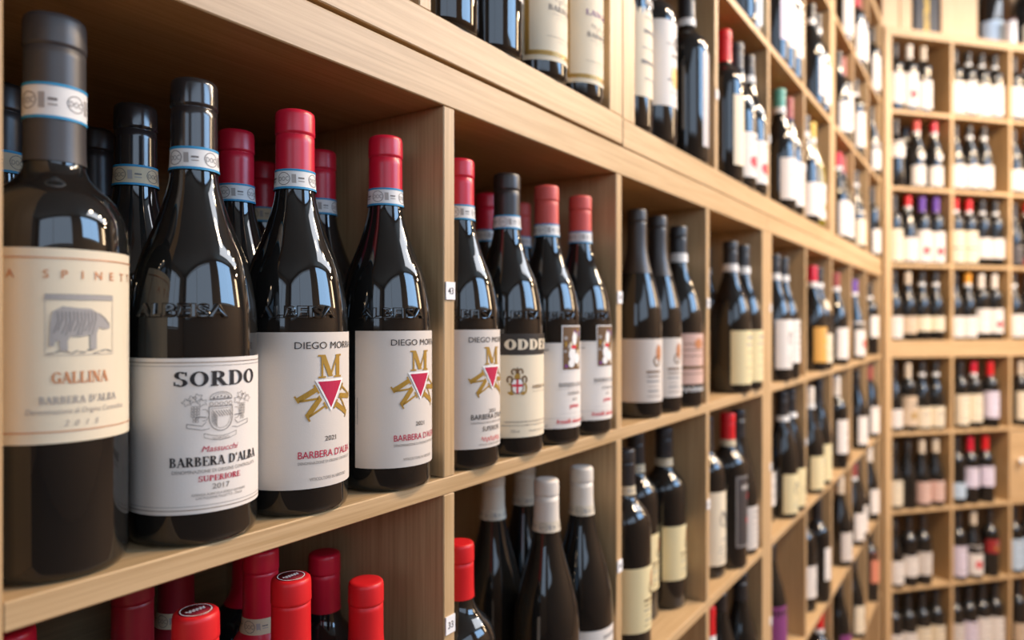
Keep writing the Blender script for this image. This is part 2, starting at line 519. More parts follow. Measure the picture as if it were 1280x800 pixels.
# ---- the printed labels that can be read -------------------------------------------------
def logo_star(P, cx, cy, k=1.0):
    v, f = serif('M', .0170 * k, 1.22, 1.0)
    x0, x1 = min(p[0] for p in v), max(p[0] for p in v)
    for a in (0, 120, 240):
        c, s_ = math.cos(math.radians(a)), math.sin(math.radians(a))
        vv = []
        for x, y, d in v:
            px, py = (x - (x0 + x1) / 2), y + .0090 * k
            vv.append((px * c - py * s_, px * s_ + py * c, 0))
        P.put('emblem', 'gold', vv, f, cx, cy)
    def tri(r):
        return [(cx + r * math.cos(math.radians(q)), cy + r * math.sin(math.radians(q)) * 1.04) for q in (270, 30, 150)]
    P.poly(tri(.0152 * k), 'white', 'triangle_rim', lift=.00012)
    P.poly(tri(.0125 * k), 'red', 'triangle', lift=.00024)
def print_star(red=True):
    P = Print()
    P.text('DIEGO MORRA', 0, .1210, .0052, 'black', width=.0545)
    logo_star(P, 0, .0905)
    P.text('2021', 0, .0535, .0036, 'black', xs=1.15)
    if red:
        P.text("BARBERA D'ALBA", 0, .0420, .0052, 'red', width=.050, bold=.006)
        P.text('DENOMINAZIONE DI ORIGINE CONTROLLATA', 0, .0375, .0021, 'grey', width=.050)
        P.text('VITICOLTORE IN VERDUNO', 0, .0255, .0023, 'grey', width=.034)
    else:
        P.text("BARBERA D'ALBA", 0, .0475, .0052, 'black', width=.050, bold=.004)
        P.text('DENOMINAZIONE DI ORIGINE CONTROLLATA', 0, .0435, .0019, 'grey', width=.050)
        P.text('SUPERIORE', 0, .0362, .0046, 'black', width=.026)
        pts = [(-.014 + .0285 * k / 40, .0283 + .0024 * math.sin(k * 1.25) + .0006 * math.sin(k * .5)) for k in range(41)]
        P.line(pts, .0005, 'bright', 'lettering')
        P.text('VITICOLTORE IN VERDUNO', 0, .0225, .0021, 'grey', width=.034)
    P.rect(-.0560, .056, -.0554, .078, 'mid', 'lettering')
    return P
def print_crest():
    P = Print()
    x0 = .064
    P.frame(-x0, .0235, x0, .1155, .0004, 'brown')
    P.frame(-x0 + .0018, .0258, x0 - .0018, .1132, .00025, 'grey')
    T0 = P
    P = Print()
    cy = .0790
    g = 'grey'
    shield = [(-.0098, cy + .008), (.0098, cy + .008), (.0098, cy - .002)] + [(.0098 * math.cos(a), cy - .002 - .0115 * math.sin(a)) for a in [k * PI / 10 for k in range(1, 10)]] + [(-.0098, cy - .002)]
    P.line(shield, .0006, g, closed=True)
    P.line([(x * .80, cy + (y - cy) * .80 - .0003) for x, y in shield], .0003, g, closed=True)
    for k in range(-5, 7):
        P.line([(-.0070 + max(0, k) * .0022, cy + .0045 + min(0, k) * .0017), (-.0070 + max(0, k) * .0022 + .0038, cy - .0010 + min(0, k) * .0017)], .0005, g)
    for k in range(5):
        P.hoop(-.008 + k * .004, cy + .0102, .0015, .0017, .0004, g, n=8)
    P.hoop(0, cy + .0148, .0092, .0058, .0005, g, a0=0, a1=180, n=14)
    P.hoop(0, cy + .0148, .0068, .0042, .0003, g, a0=0, a1=180, n=12)
    P.rect(-.0092, cy + .0138, .0092, cy + .0149, g, 'emblem')
    for k in range(5):
        P.oval(-.006 + k * .003, cy + .0168 - abs(k - 2) * .0006, .0008, .0008, g, n=8)
    for sg in (-1, 1):
        for r in range(6):
            for c in range(3 if r < 4 else 2):
                P.hoop(sg * (.0178 + c * .0022 - (r > 3) * -.001), cy + .0080 - r * .0024, .00105, .00115, .00035, g, n=7)
        for q, (lx, ly) in enumerate(((.0225, .0148), (.0182, .0165), (.0264, .0125), (.0150, .0120))):
            P.line([(sg * (lx + .0030 * math.cos(a) * (1 + .35 * math.cos(5 * a))), cy + ly + .0026 * math.sin(a) * (1 + .35 * math.cos(5 * a))) for a in [k * 2 * PI / 20 for k in range(20)]], .00035, g, closed=True)
        P.line([(sg * .0265, cy - .0060), (sg * .0150, cy - .0085), (sg * .0120, cy - .0050)], .0005, g)
        P.line([(sg * .0265, cy - .0095), (sg * .0150, cy - .0120), (sg * .0095, cy - .0110)], .0005, g)
        P.line([(sg * .0265, cy - .0060), (sg * .0265, cy - .0095)], .0005, g)
        P.hoop(sg * .0135, cy + .001, .0036, .0050, .0004, g, a0=-110, a1=110, n=10)
        P.line([(sg * .012, cy - .001), (sg * .0165, cy - .0005), (sg * .0195, cy - .001)], .0008, g)
    rib = [(-.0135, cy - .0150), (-.0065, cy - .0172), (0, cy - .0180), (.0065, cy - .0172), (.0135, cy - .0150)]
    P.line(rib, .0004, g)
    P.line([(x, y - .0036) for x, y in rib], .0004, g)
    P.line([rib[0], (rib[0][0], rib[0][1] - .0036)], .0004, g)
    P.line([rib[-1], (rib[-1][0], rib[-1][1] - .0036)], .0004, g)
    P.text('SORDO', 0, cy - .0207, .0022, 'mid', width=.014)
    for (layer, ink, lift), (v, f) in P.L.items():
        T0.put('crest', ink, [(x * .76, (y - cy) * .72, d) for x, y, d in v], f, 0, .0815, lift)
    P = T0
    P.text('SORDO', 0, .1003, .0094, 'black', font='serif', width=.0550, wt=1.08)
    P.text('Massucchi', 0, .0592, .0038, 'red', width=.0235, shear=.3)
    P.text("BARBERA D'ALBA", 0, .0505, .0058, 'black', font='serif', width=.0600, wt=1.1)
    P.text('DENOMINAZIONE DI ORIGINE CONTROLLATA', 0, .0462, .0022, 'grey', width=.057)
    P.text('SUPERIORE', 0, .0407, .0036, 'red', font='serif', width=.0270)
    P.text('2017', 0, .0355, .0036, 'grey', width=.0110)
    P.text('AZIENDA AGRICOLA SORDO GIOVANNI', 0, .0319, .0016, 'grey', width=.0350)
    P.text('CASTIGLIONE FALLETTO - ITALIA', 0, .0297, .0016, 'grey', width=.030)
    return P
def print_beast():
    P = Print()
    P.rect(-.058, .1745, .058, .1751, 'copper')
    P.rect(-.058, .0815, .058, .0821, 'copper')
    P.rect(-.0520, .0821, -.0515, .1745, 'copper')
    P.rect(.0515, .0821, .0520, .1745, 'copper')
    for i, ch in enumerate('LA SPINETTA'):
        if ch != ' ':
            P.text(ch, -.042 + i * .0084, .1640, .0046, 'copper', bold=.01)
    a, b, c, d = -.0175, .1225, .0175, .1555
    P.frame(a, b, c, d, .0003, 'mid', 'picture')
    P.rect(a, d - .0030, c, d, 'mid', 'picture')
    # a plain grazing beast: one silhouette, hatched
    body = [(-.0155, .1275), (-.0150, .1400), (-.0140, .1460), (-.0095, .1490), (-.0030, .1482), (.0040, .1478), (.0080, .1455), (.0105, .1440), (.0150, .1395), (.0152, .1370), (.0120, .1365), (.0085, .1375), (.0072, .1340), (.0072, .1255), (.0038, .1255), (.0036, .1335), (-.0010, .1325), (-.0060, .1330), (-.0072, .1300), (-.0070, .1250), (-.0105, .1250), (-.0110, .1305), (-.0130, .1300), (-.0132, .1275)]
    P.poly(body, 'mid', 'picture', lift=.0001)
    for k in range(11):
        x = -.0135 + k * .0018
        P.line([(x, .1345 + .0012 * math.sin(k * 1.7)), (x + .0022, .1410 + .0016 * math.sin(k * 2.1)), (x + .0018, .1462)], .0005, 'grey', 'picture', lift=.0002)
    P.line([(.0085, .1452), (.0120, .1425), (.0148, .1392)], .0006, 'grey', 'picture', lift=.0002)
    for k in range(9):
        P.line([(a + .001 + k * .0037, b + .0010 + (k % 3) * .0008), (a + .0042 + k * .0037, b + .0014 + (k % 2) * .0012)], .0006, 'grey', 'picture')
    P.text('GALLINA', 0, .1075, .0062, 'copper', font='serif', width=.0285, wt=1.1)
    P.text("BARBERA D'ALBA", 0, .0967, .0040, 'mid', font='serif', width=.040)
    P.text('Denominazione di Origine Controllata', 0, .0913, .0030, 'mid', width=.052, shear=.2)
    for i, ch in enumerate('2015'):
        P.text(ch, -.0075 + i * .005, .0845, .0032, 'mid', shear=.25)
    return P
def print_slab():
    P = Print()
    P.rect(-.056, .1060, .056, .1280, 'dark', 'band')
    P.text('ODDERO', -.002, .1115, .0108, 'cream', font='serif', width=.078, wt=1.5, lift=.00015)
    cx, cy = -.0275, .0745
    sh_ = [(-.0062, .0065), (.0062, .0065), (.0062, -.002)] + [(.0062 * math.cos(q), -.002 - .0068 * math.sin(q)) for q in [k * PI / 8 for k in range(1, 8)]] + [(-.0062, -.002)]
    P.poly([(cx + x, cy + y) for x, y in sh_], 'white', 'shield')
    P.line([(cx + x, cy + y) for x, y in sh_], .0009, 'brown', closed=True, lift=.0002)
    P.rect(cx - .0011, cy - .0085, cx + .0011, cy + .0062, 'bright', 'cross', lift=.00015)
    P.rect(cx - .0058, cy - .0014, cx + .0058, cy + .0010, 'bright', 'cross', lift=.00015)
    for sg in (-1, 1):
        P.hoop(cx + sg * .0080, cy + .0058, .0026, .0034, .0019, 'brown', a0=-60, a1=230, n=14)
        P.hoop(cx + sg * .0080, cy - .0034, .0022, .0050, .0018, 'gold', a0=-140, a1=120, n=12)
        P.hoop(cx + sg * .0034, cy + .0140, .0026, .0028, .0017, 'brown', a0=-40, a1=250, n=12)
        P.oval(cx + sg * .0062, cy - .0088, .0024, .0014, 'gold', lift=.0001)
    P.oval(cx, cy + .0088, .0030, .0034, 'gold', lift=.0001)
    P.line([(cx, cy + .0065), (cx, cy + .0185)], .0016, 'brown')
    P.text("BARBERA D'ALBA", .0080, .0705, .0036, 'brown', font='serif', width=.034)
    P.rect(-.009, .0672, .026, .0675, 'brown', 'lettering')
    P.text('DENOMINAZIONE DI ORIGINE CONTROLLATA', -.008, .0355, .0019, 'grey', width=.066)
    P.text('PRODOTTO E IMBOTTIGLIATO ALL ORIGINE', -.008, .0318, .0017, 'grey', width=.072)
    P.text('750 ml', -.030, .0252, .0030, 'grey', width=.0095)
    P.text('PRODOTTO IN ITALIA', .001, .0255, .0018, 'grey', width=.03)
    return P
def print_painting():
    P = Print()
    a, b, c, d = -.0185, .0855, .0125, .1350
    P.rect(a - .0012, b - .0012, c + .0012, d + .0012, 'white', 'picture_mount')
    P.rect(a, b, c, d, 'brown', 'picture', lift=.0001)
    rnd = random.Random(3)
    for k in range(26):
        x, y = rnd.uniform(a + .003, c - .003), rnd.uniform(b + .004, d - .004)
        P.oval(x, y, rnd.uniform(.0014, .0028), rnd.uniform(.0016, .004), rnd.choice(['cream', 'purple', 'gold', 'brown', 'mid']), 'picture', 9, .0002 + k * .000004)
    for cx, cy, rx, ry in ((-.001, .121, .0042, .0075), (-.0045, .1035, .006, .0075), (.004, .098, .006, .006), (-.006, .093, .005, .005)):
        P.oval(cx, cy, rx, ry, 'white', 'picture', 14, .00034)
    P.oval(-.002, .1115, .0050, .0024, 'bright', 'picture', 12, .00038)
    P.text('2020', -.040, .1075, .0022, 'black', width=.010)
    P.text("BARBERA D'ALBA", 0, .0660, .0052, 'grey', width=.046, bold=.01)
    P.rect(-.026, .0634, .026, .0637, 'mid', 'lettering')
    P.text('SUPERIORE', 0, .0565, .0042, 'grey', width=.023)
    P.text('2019', 0, .0500, .0032, 'grey', width=.009)
    P.text('priora', 0, .0420, .0048, 'bright', width=.017, bold=.03)
    P.rect(-.022, .0355, .022, .0357, 'mid', 'lettering')
    P.text('fratelli alessandria', .001, .0245, .0050, 'bright', width=.054, bold=.02)
    P.rect(-.046, .0305, .046, .0308, 'mid', 'lettering')
    P.text('75 cl', -.041, .0215, .0026, 'grey', width=.008)
    return P
def print_goldframe():
    P = Print()
    P.frame(-.049, .0235, .049, .150, .0052, 'gold')
    for k in range(46):
        x = -.0480 + k * .00209
        P.rect(x, .0250, x + .0007, .0272, 'brown', 'border', lift=.0001)
    for k in range(56):
        y = .0295 + k * .0021
        P.rect(-.0472, y, -.0450, y + .0007, 'brown', 'border', lift=.0001)
    P.text('LANGHE', 0, .1010, .0068, 'purple', font='serif', width=.048)
    pts = [(-.016 + .032 * k / 40, .0870 + .0034 * math.sin(k * .95) + .002 * math.sin(k * .37)) for k in range(41)]
    P.line(pts, .0005, 'grey', 'lettering')
    P.text('BARBERA', 0, .0745, .0062, 'grey', font='serif', width=.044)
    P.rect(-.018, .0705, .018, .0709, 'mid', 'lettering')
    P.rect(-.012, .0665, .012, .0668, 'mid', 'lettering')
    P.rect(-.024, .0450, .024, .0454, 'grey', 'lettering')
    P.rect(-.010, .0405, .010, .0408, 'mid', 'lettering')
    return P
def print_gl():
    P = Print()
    P.text('GL', .000, .0800, .0115, 'grey', font='serif', width=.019)
    P.rect(-.014, .0640, .020, .0645, 'mid', 'lettering')
    P.rect(-.010, .0590, .016, .0594, 'mid', 'lettering')
    return P
def lines(z0, z1, seed, ink='mid', red=False, gold=False, wide=.036):
    """illegible small print at a distance"""
    P = Print()
    r = random.Random(seed)
    h = z1 - z0
    n = 5
    for k in range(n):
        y = z0 + h * (.16 + .14 * k)
        wd = wide * r.uniform(.25, .6)
        P.rect(-wd, y, wd, y + h * r.choice([.012, .018, .035]), 'grey' if k % 2 else ink, 'lettering')
    if red:
        P.oval(-.006, z0 + h * .36, .015, h * .14, 'bright', 'emblem')
    if gold:
        P.oval(.002, z0 + h * .35, .013, h * .13, 'gold', 'emblem')
        P.oval(.004, z0 + h * .75, .008, h * .08, 'grey', 'emblem')
    else:
        P.rect(-wide * .35, z0 + h * .84, wide * .35, z0 + h * .90, ink, 'lettering')
    return P
def print_figure(z0, z1):
    P = lines(z0, z0 + .4 * (z1 - z0), 5)
    y = z0 + .62 * (z1 - z0)
    P.hoop(-.006, y, .009, .013, .0030, 'grey', a0=20, a1=300)
    P.line([(-.012, y + .018), (.004, y - .006), (.010, y + .014)], .0024, 'grey')
    P.line([(.002, y - .018), (.004, y + .008)], .0024, 'grey')
    return P
def print_script(z0, z1):
    P = Print()
    h = z1 - z0
    for k in range(3):
        y = z0 + h * (.55 + .12 * k)
        P.rect(-.024, y, .024, y + .0012, 'brown', 'lettering')
    P.rect(-.030, z0 + h * .30, .030, z0 + h * .36, 'brown', 'lettering')
    P.rect(-.028, z0 + h * .20, .028, z0 + h * .215, 'brown', 'lettering')
    P.oval(.006, z0 + h * .80, .010, h * .10, 'copper', 'emblem')
    pts = [(-.034 + .068 * k / 44, z0 - .0085 + .0036 * math.sin(k * 1.15) * (1.3 if k % 9 == 0 else 1)) for k in range(45)]
    P.line(pts, .0018, 'white', 'script_lettering')
    return P
def print_starbox(z0, z1):
    P = Print()
    P.frame(-.030, z0 + .003, .030, z1 - .003, .0018, 'mid')
    y = z0 + .36 * (z1 - z0)
    P.poly([(.004 + (.009 if k % 2 == 0 else .0038) * math.sin(k * PI / 5), y + (.009 if k % 2 == 0 else .0038) * math.cos(k * PI / 5)) for k in range(10)], 'bright', 'star')
    P.rect(-.018, z0 + .80 * (z1 - z0), .018, z0 + .86 * (z1 - z0), 'mid', 'lettering')
    P.rect(.002, z0 + .66 * (z1 - z0), .012, z0 + .74 * (z1 - z0), 'bright', 'lettering')
    return P
def print_redline(z0, z1):
    P = lines(z0, z1, 11)
    P.rect(-.034, z0 + .42 * (z1 - z0), .034, z0 + .47 * (z1 - z0), 'bright', 'lettering')
    return P
def print_emblems(z0, z1):
    P = lines(z0, z0 + .55 * (z1 - z0), 8, 'brown')
    y = z0 + .78 * (z1 - z0)
    P.oval(.010, y, .006, .012, 'copper', 'emblem')
    P.hoop(.006, y - .012, .006, .007, .0025, 'brown')
    return P
HERO = {}
def band_print(sh):
    z0, z1 = SHAPES[sh]['band']
    h = z1 - z0
    P = Print()
    r = rad(sh, (z0 + z1) / 2)
    for a in (-1.25, .35, 1.95, 3.5):
        x = r * a
        P.hoop(x, (z0 + z1) / 2, .0046, .0047, .0005, 'grey', 'band_lettering', n=14)
        P.text('DOC', x, (z0 + z1) / 2 - .0017, .0034, 'grey', width=.0072, layer='band_lettering')
        P.rect(x + .0058, z0 + h * .28, x + .0088, z0 + h * .72, 'mid', 'band_lettering')
        P.rect(x + .0102, z0 + h * .50, x + .0145, z0 + h * .58, 'grey', 'band_lettering')
        P.rect(x + .0102, z0 + h * .36, x + .0145, z0 + h * .41, 'mid', 'band_lettering')
    return P
_emb = {}
def emboss(sh):
    """raised letters on the shoulder"""
    if sh in _emb:
        return _emb[sh]
    bm = bmesh.new()
    v, f = sans('ALBEISA', .0080, 1.35, .01, 0, .0011)
    x1 = max(p[0] for p in v)
    for a in (-.62,):
        vs = []
        for x, y, d in v:
            z = .1440 + y
            r = rad(sh, z) + .0002 + d
            q = (x - x1 / 2) / .0385 + a
            vs.append(bm.verts.new((r * math.sin(q), -r * math.cos(q), z)))
        for q in f:
            try:
                bm.faces.new([vs[i] for i in q])
            except ValueError:
                pass
    me = done(bm, 'raised_lettering')
    me.materials.append(GLASS['dark'])
    _emb[sh] = me
    return me

# ------------------------------------------------------------------ one bottle = an Empty with its parts
def bottle(loc, rz, sh='bdx', glass='dark', cap='k', band=None, lab=None, z=(.04, .14), ha=1.25, pr=None, hero=False, rot=0.0, label='', group='', caplow=None, extra=None, name='wine_bottle'):
    seg = 64 if hero else 28
    root = empty(name, loc, rz + rot)
    root['label'] = label
    root['category'] = 'bottle'
    root['group'] = group
    b = new_obj('glass_body', body_mesh(sh, glass, seg), root)
    if hero and sh == 'alb':
        new_obj('raised_lettering', emboss(sh), b)
    c = new_obj('capsule', cap_mesh(sh, cap, seg, caplow), root)
    if extra == 'disc':
        k = ('disc',)
        H = SHAPES[sh]['H']
        if k not in MC:
            m1 = lathe([(.0108, 0), (.0108, .0003)], 32, 'top_medallion')
            m1.materials.append(plain('dark_red_medallion', (0.22, 0.01, 0.02), .4, .5))
            bm = bmesh.new()
            def strip(p, wdt):
                for (x0, y0), (x1, y1) in zip(p, p[1:]):
                    L = math.hypot(x1 - x0, y1 - y0) or 1
                    nx, ny = -(y1 - y0) / L * wdt / 2, (x1 - x0) / L * wdt / 2
                    bm.faces.new([bm.verts.new(q) for q in ((x0 + nx, y0 + ny, .0005), (x0 - nx, y0 - ny, .0005), (x1 - nx, y1 - ny, .0005), (x1 + nx, y1 + ny, .0005))])
            strip([(.0098 * math.cos(a * PI / 16), .0098 * math.sin(a * PI / 16)) for a in range(33)], .0007)
            strip([(-.0065 + .013 * q / 30, .0022 * math.sin(q * 1.1)) for q in range(31)], .0009)
            m2 = done(bm, 'medallion_lettering')
            m2.materials.append(INK['white'])
            MC[k] = (m1, m2)
        d = new_obj('top_medallion', MC[k][0], root)
        d.location = (0, 0, H - .0002)
        d2 = new_obj('medallion_lettering', MC[k][1], d)
    if band:
        z0, z1 = SHAPES[sh]['band']
        k = ('band', sh, band, seg)
        if k not in MC:
            me = ring(sh, z0, z1, .0011, 'neck_band', seg)
            me.materials.append(BANDS[band])
            MC[k] = me
        nb = new_obj('neck_band', MC[k], root)
        if hero:
            k = ('bandprint', sh)
            if k not in MC:
                e = []
                for a, q in ((z0, z0 + .0016), (z1 - .0016, z1)) if sh in ('alb', 'spin') else ():
                    me = ring(sh, a, q, .0013, 'blue_edge', seg)
                    me.materials.append(INK['blue'])
                    e.append(('blue_edge', me))
                MC[k] = e + band_print(sh).build(sh, .0013)
            for ln, me in MC[k]:
                new_obj(ln, me, nb)
    if lab:
        k = ('lab', sh, lab, z, ha)
        if k not in MC:
            me = patch(sh, z[0], z[1], -ha, ha, .00035, 'front_label')
            me.materials.append(LABELS[lab][1])
            MC[k] = me
        fl = new_obj('front_label', MC[k], root)
        if pr:
            k = ('print', sh, pr, z)
            if k not in MC:
                fn = {'star': print_star, 'starblack': lambda: print_star(False), 'crest': print_crest, 'beast': print_beast, 'slab': print_slab, 'painting': print_painting, 'goldframe': print_goldframe, 'gl': print_gl,
                      'figure': lambda: print_figure(*z), 'script': lambda: print_script(*z), 'starbox': lambda: print_starbox(*z), 'redline': lambda: print_redline(*z), 'emblems': lambda: print_emblems(*z),
                      'reddot': lambda: lines(z[0], z[1], 3, red=True), 'golddot': lambda: lines(z[0], z[1], 4, gold=True)}.get(pr) or (lambda: lines(z[0], z[1], sum(map(ord, pr))))
                MC[k] = fn().build(sh)
            for ln, me in MC[k]:
                new_obj(ln, me, fl)
        if extra == 'oval':
            k = ('oval', sh, lab)
            if k not in MC:
                P = Print()
                P.oval(0, .142, .017, .0165, LABELS[lab][1].name, 'neck_sticker', 20)
                MC[k] = P.build(sh, .0005)
            for ln, me in MC[k]:
                new_obj(ln, me, root)
        if extra == 'neck':
            k = ('necklab', sh, lab)
            if k not in MC:
                me = patch(sh, .178, .204, -.7, .7, .0006, 'neck_label')
                me.materials.append(LABELS[lab][1])
                MC[k] = me
            new_obj('neck_label', MC[k], root)
    return root

# ------------------------------------------------------------------ the room
def wall(name, a, b, z0, z1, th, hole=None, mat=None):
    """a wall standing on the line a-b (its room face), thickness to the left of a->b; hole = (s0, s1, z0, z1) along the line"""
    bm = bmesh.new()
    L = math.hypot(b[0] - a[0], b[1] - a[1])
    if hole:
        e = 0
        for s0, s1, h0, h1 in sorted(hole):
            for q in ((e, s0, z0, z1), (s0, s1, z0, h0), (s0, s1, h1, z1)):
                add_box(bm, q[0], q[1], 0, th, q[2], q[3])
            e = s1
        add_box(bm, e, L, 0, th, z0, z1)
    else:
        add_box(bm, 0, L, 0, th, z0, z1)
    o = new_obj(name, done(bm, name), None, mat or PLASTER)
    o.location = (a[0], a[1], 0)
    o.rotation_euler = (0, 0, math.atan2(b[1] - a[1], b[0] - a[0]))
    o['kind'] = 'structure'
    return o
CEIL = 3.45
DEP = .33
# the rack frames: origin, direction along the front, direction into the wall
FL = (Vector((0, 0, 0)), Vector((1, 0, 0)), Vector((0, 1, 0)), 0.0)
t2 = math.atan(3260 / FPX)
dR = FWD * math.cos(t2) + RGT * math.sin(t2)
nR = Vector((-dR.y, dR.x, 0))
P0 = CAM + FWD * 3.06 + RGT * 1.641
P0.z = 0
FR = (P0, dR, nR, math.atan2(dR.y, dR.x))
eW = P0 + nR * (DEP + .02)
s_a = (.35 - eW.y) / dR.y
s_b = (-2.7 - eW.y) / dR.y
cA, cB = eW + dR * s_a, eW + dR * s_b
wall('wall_left', (-3.0, .35), (cA.x, .35), 0, CEIL, .1)
wall('wall_end', (cA.x, cA.y), (cB.x, cB.y), 0, CEIL, .1)
wall('wall_opposite', (cB.x, -2.7), (-3.0, -2.7), 0, CEIL, .1, [(cB.x - 3.18, cB.x - 1.12, 2.17, 3.39), (cB.x - .37, cB.x + 2.57, 1.92, 3.32)])  # both openings assumed, for the added daylight
wall('wall_near', (-3.0, -2.7), (-3.0, .35), 0, CEIL, .1, [(.75, 2.05, 1.65, 3.25)])  # opening assumed behind the camera, for the dim added light
bm = bmesh.new()
add_box(bm, -3.1, cB.x + .2, -2.8, .45, -.06, 0)
fl = new_obj('floor', done(bm, 'floor'), None, wood('floor_boards', 0, (0.22, 0.14, 0.08), (0.15, 0.09, 0.05), .4))
fl['kind'] = 'structure'
bm = bmesh.new()
for q in ((-3.1, 1.62, -2.8, .45), (4.58, cB.x + .2, -2.8, .45), (1.62, 4.58, -2.8, -2.12), (1.62, 4.58, -1.38, .45)):  # ceiling gap assumed for the overhead daylight panel
    add_box(bm, *q, CEIL, CEIL + .06)
ce = new_obj('ceiling', done(bm, 'ceiling'), None, CEILM)
ce['kind'] = 'structure'
def assumed_window(name, x, y, rz, wd, z0, z1):  # frame of an assumed opening; none of these windows is in view
    root = empty(name, (x, y, z0), rz)
    root['kind'] = 'structure'
    fm = plain('white_window_paint', (0.7, 0.7, 0.68), .4)
    h = z1 - z0
    for q in ((0, .05, 0, h), (wd - .05, wd, 0, h), (.05, wd - .05, 0, .05), (.05, wd - .05, h - .05, h), (wd / 2 - .025, wd / 2 + .025, .05, h - .05)):
        board('window_frame', (q[0], q[1], 0, .05, q[2], q[3]), fm, root, 0)
assumed_window('assumed_window_1', 1.13, -2.74, 0, 2.04, 2.18, 3.38)
assumed_window('assumed_window_2', -3.04, -1.94, PI / 2, 1.28, 1.66, 3.24)
assumed_window('assumed_window_3', -2.56, -2.74, 0, 2.92, 1.93, 3.31)

# ------------------------------------------------------------------ the racks
TP, TT = .037, .0155
def rack(name, fr, x0, x1, z0, z1, divs, shelves, label, tags=(), bottom=True):
    """x along the front, heights are above the floor; divs = left faces of the thin dividers, shelves = top faces"""
    root = empty(name, fr[0] + Vector((0, 0, 0)), fr[3])
    root.location = fr[0] + fr[1] * x0
    root.location.z = z0
    root['label'] = label
    root['category'] = 'wine rack'
    root['group'] = 'oak wine racks along the walls'
    def bd(n, a, b, c, d, e, f, m):
        return board(n, (a - x0, b - x0, c, d, e - z0, f - z0), m, root)
    bd('top_panel', x0, x1, 0, DEP, z1 - TP, z1, OAKX)
    bd('bottom_panel', x0, x1, 0, DEP, z0, z0 + TP, OAKX)
    bd('side_panel', x0, x0 + TP, .0002, DEP, z0 + TP, z1 - TP, OAKZ)
    bd('side_panel', x1 - TP, x1, .0002, DEP, z0 + TP, z1 - TP, OAKZ)
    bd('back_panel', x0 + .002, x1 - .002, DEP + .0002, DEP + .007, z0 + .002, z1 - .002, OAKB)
    zs = sorted(shelves)
    for s in zs:
        bd('shelf', x0 + TP, x1 - TP, .0004, DEP, s - TT, s, OAKX)
    bot = [z0 + TP] + zs
    top = [s - TT for s in zs] + [z1 - TP]
    dv = []
    for d in divs:
        for a, b in zip(bot, top):
            dv.append(bd('divider', d, d + TT, .0006, DEP, a, b, OAKZ))
    for tx, tz, txt in tags:
        o = board('number_tag', (tx - .0064 - x0, tx + .0064 - x0, -.0010, .0003, tz - .008 - z0, tz + .008 - z0), PAPER, root, 0)
        o['label'] = 'white paper number tag'
        bm = bmesh.new()
        if txt:
            v, f = sans(txt, .0062, .95, .01)
            xm = max(p[0] for p in v)
            vs = [bm.verts.new((tx - x0 + p[0] - xm / 2, -.0012, tz - z0 + p[1] - .0031)) for p in v]
            for q in f:
                bm.faces.new([vs[i] for i in q])
        else:
            add_box(bm, tx - x0 - .002, tx - x0 + .002, -.0012, -.0011, tz - z0 - .0022, tz - z0 + .0022)
        new_obj('tag_number', done(bm, 'tag_number'), o, INK['black'])
    return root

D = [CAMZ - .141 - .341 * k for k in range(5)]            # shelf tops of the low racks on the side wall
U = [CAMZ + .2705 + .341 * k for k in range(3)]           # shelf tops of the high racks on the side wall
ZM = CAMZ + .2333
rack('wine_rack', FL, .109, 1.5725, 0, ZM - .0015, [.4875, .8375, 1.1845], D[:4], 'oak wine rack, lower one nearest the camera, with number tags 43 and 33',
     [(.4953, CAMZ + .028, '43'), (.4953, CAMZ - .275, '33'), (.8453, CAMZ + .032, ''), (.8453, CAMZ - .322, ''), (1.1923, CAMZ + .032, ''), (1.1923, CAMZ - .315, '')])
rack('wine_rack', FL, 1.574, 3.384 + .044, 0, ZM - .0015, [1.946, 2.296, 2.646, 2.996], D[:4], 'oak wine rack, lower one on the side wall reaching the corner',
     [(1.60, CAMZ + .03, ''), (1.60, CAMZ - .32, ''), (1.9538, CAMZ - .315, ''), (1.60, CAMZ - .66, '')])
rack('wine_rack', FL, .083, .8545, ZM + .0022, ZM + 1.083, [.455], [u + .002 for u in U[1:]], 'oak wine rack, upper one nearest the camera above the dark seam')
rack('wine_rack', FL, .8565, 2.318, ZM, ZM + 1.083, [1.230, 1.580, 1.930], U[1:], 'oak wine rack, long upper one in the middle of the side wall',
     [(1.2378, CAMZ + .404, ''), (1.5878, CAMZ + .40, ''), (1.9378, CAMZ + .40, '')])
rack('wine_rack', FL, 2.320, 3.428, ZM, ZM + 1.083, [2.693, 3.042], U[1:], 'oak wine rack, upper three-column one in the corner of the side wall')
ZR = CAMZ - .1205
RL = [CAMZ - .484 - .341 * k for k in range(4)]
RU = [CAMZ - .082 + .336 * k for k in range(4)]
RX = [.0135, .3480, .6830, 1.0025]
rkl = rack('wine_rack', FR, -.0235, 1.056, 0, ZR - .0004, [RX[1] - TT, RX[2] - TT], RL[:3], 'oak wine rack facing the camera at the end, lower half with a drawer')
rku = rack('wine_rack', FR, -.0235, 1.056, ZR, CAMZ + 1.285, [RX[1] - TT, RX[2] - TT], RU[1:], 'oak wine rack facing the camera at the end, upper half under the crates')
# the closed front with a white knob in the lower end rack
lx = RX[2] + .0235
dr = board('drawer_front', (lx + .002, lx + .330, .004, .022, RL[1] + .002, RL[1] + .322), OAKX, rkl)
kb = lathe([(.006, 0), (.006, .008), (.013, .012), (.0150, .018), (.0125, .0235), (.006, .0255)], 24, 'drawer_knob')
kb.transform(Matrix.Rotation(PI / 2, 4, 'X'))
ko = new_obj('drawer_knob', kb, dr, plain('white_porcelain', (0.78, 0.76, 0.72), .25))
ko.location = (lx + .040, .004, RL[1] + .185)

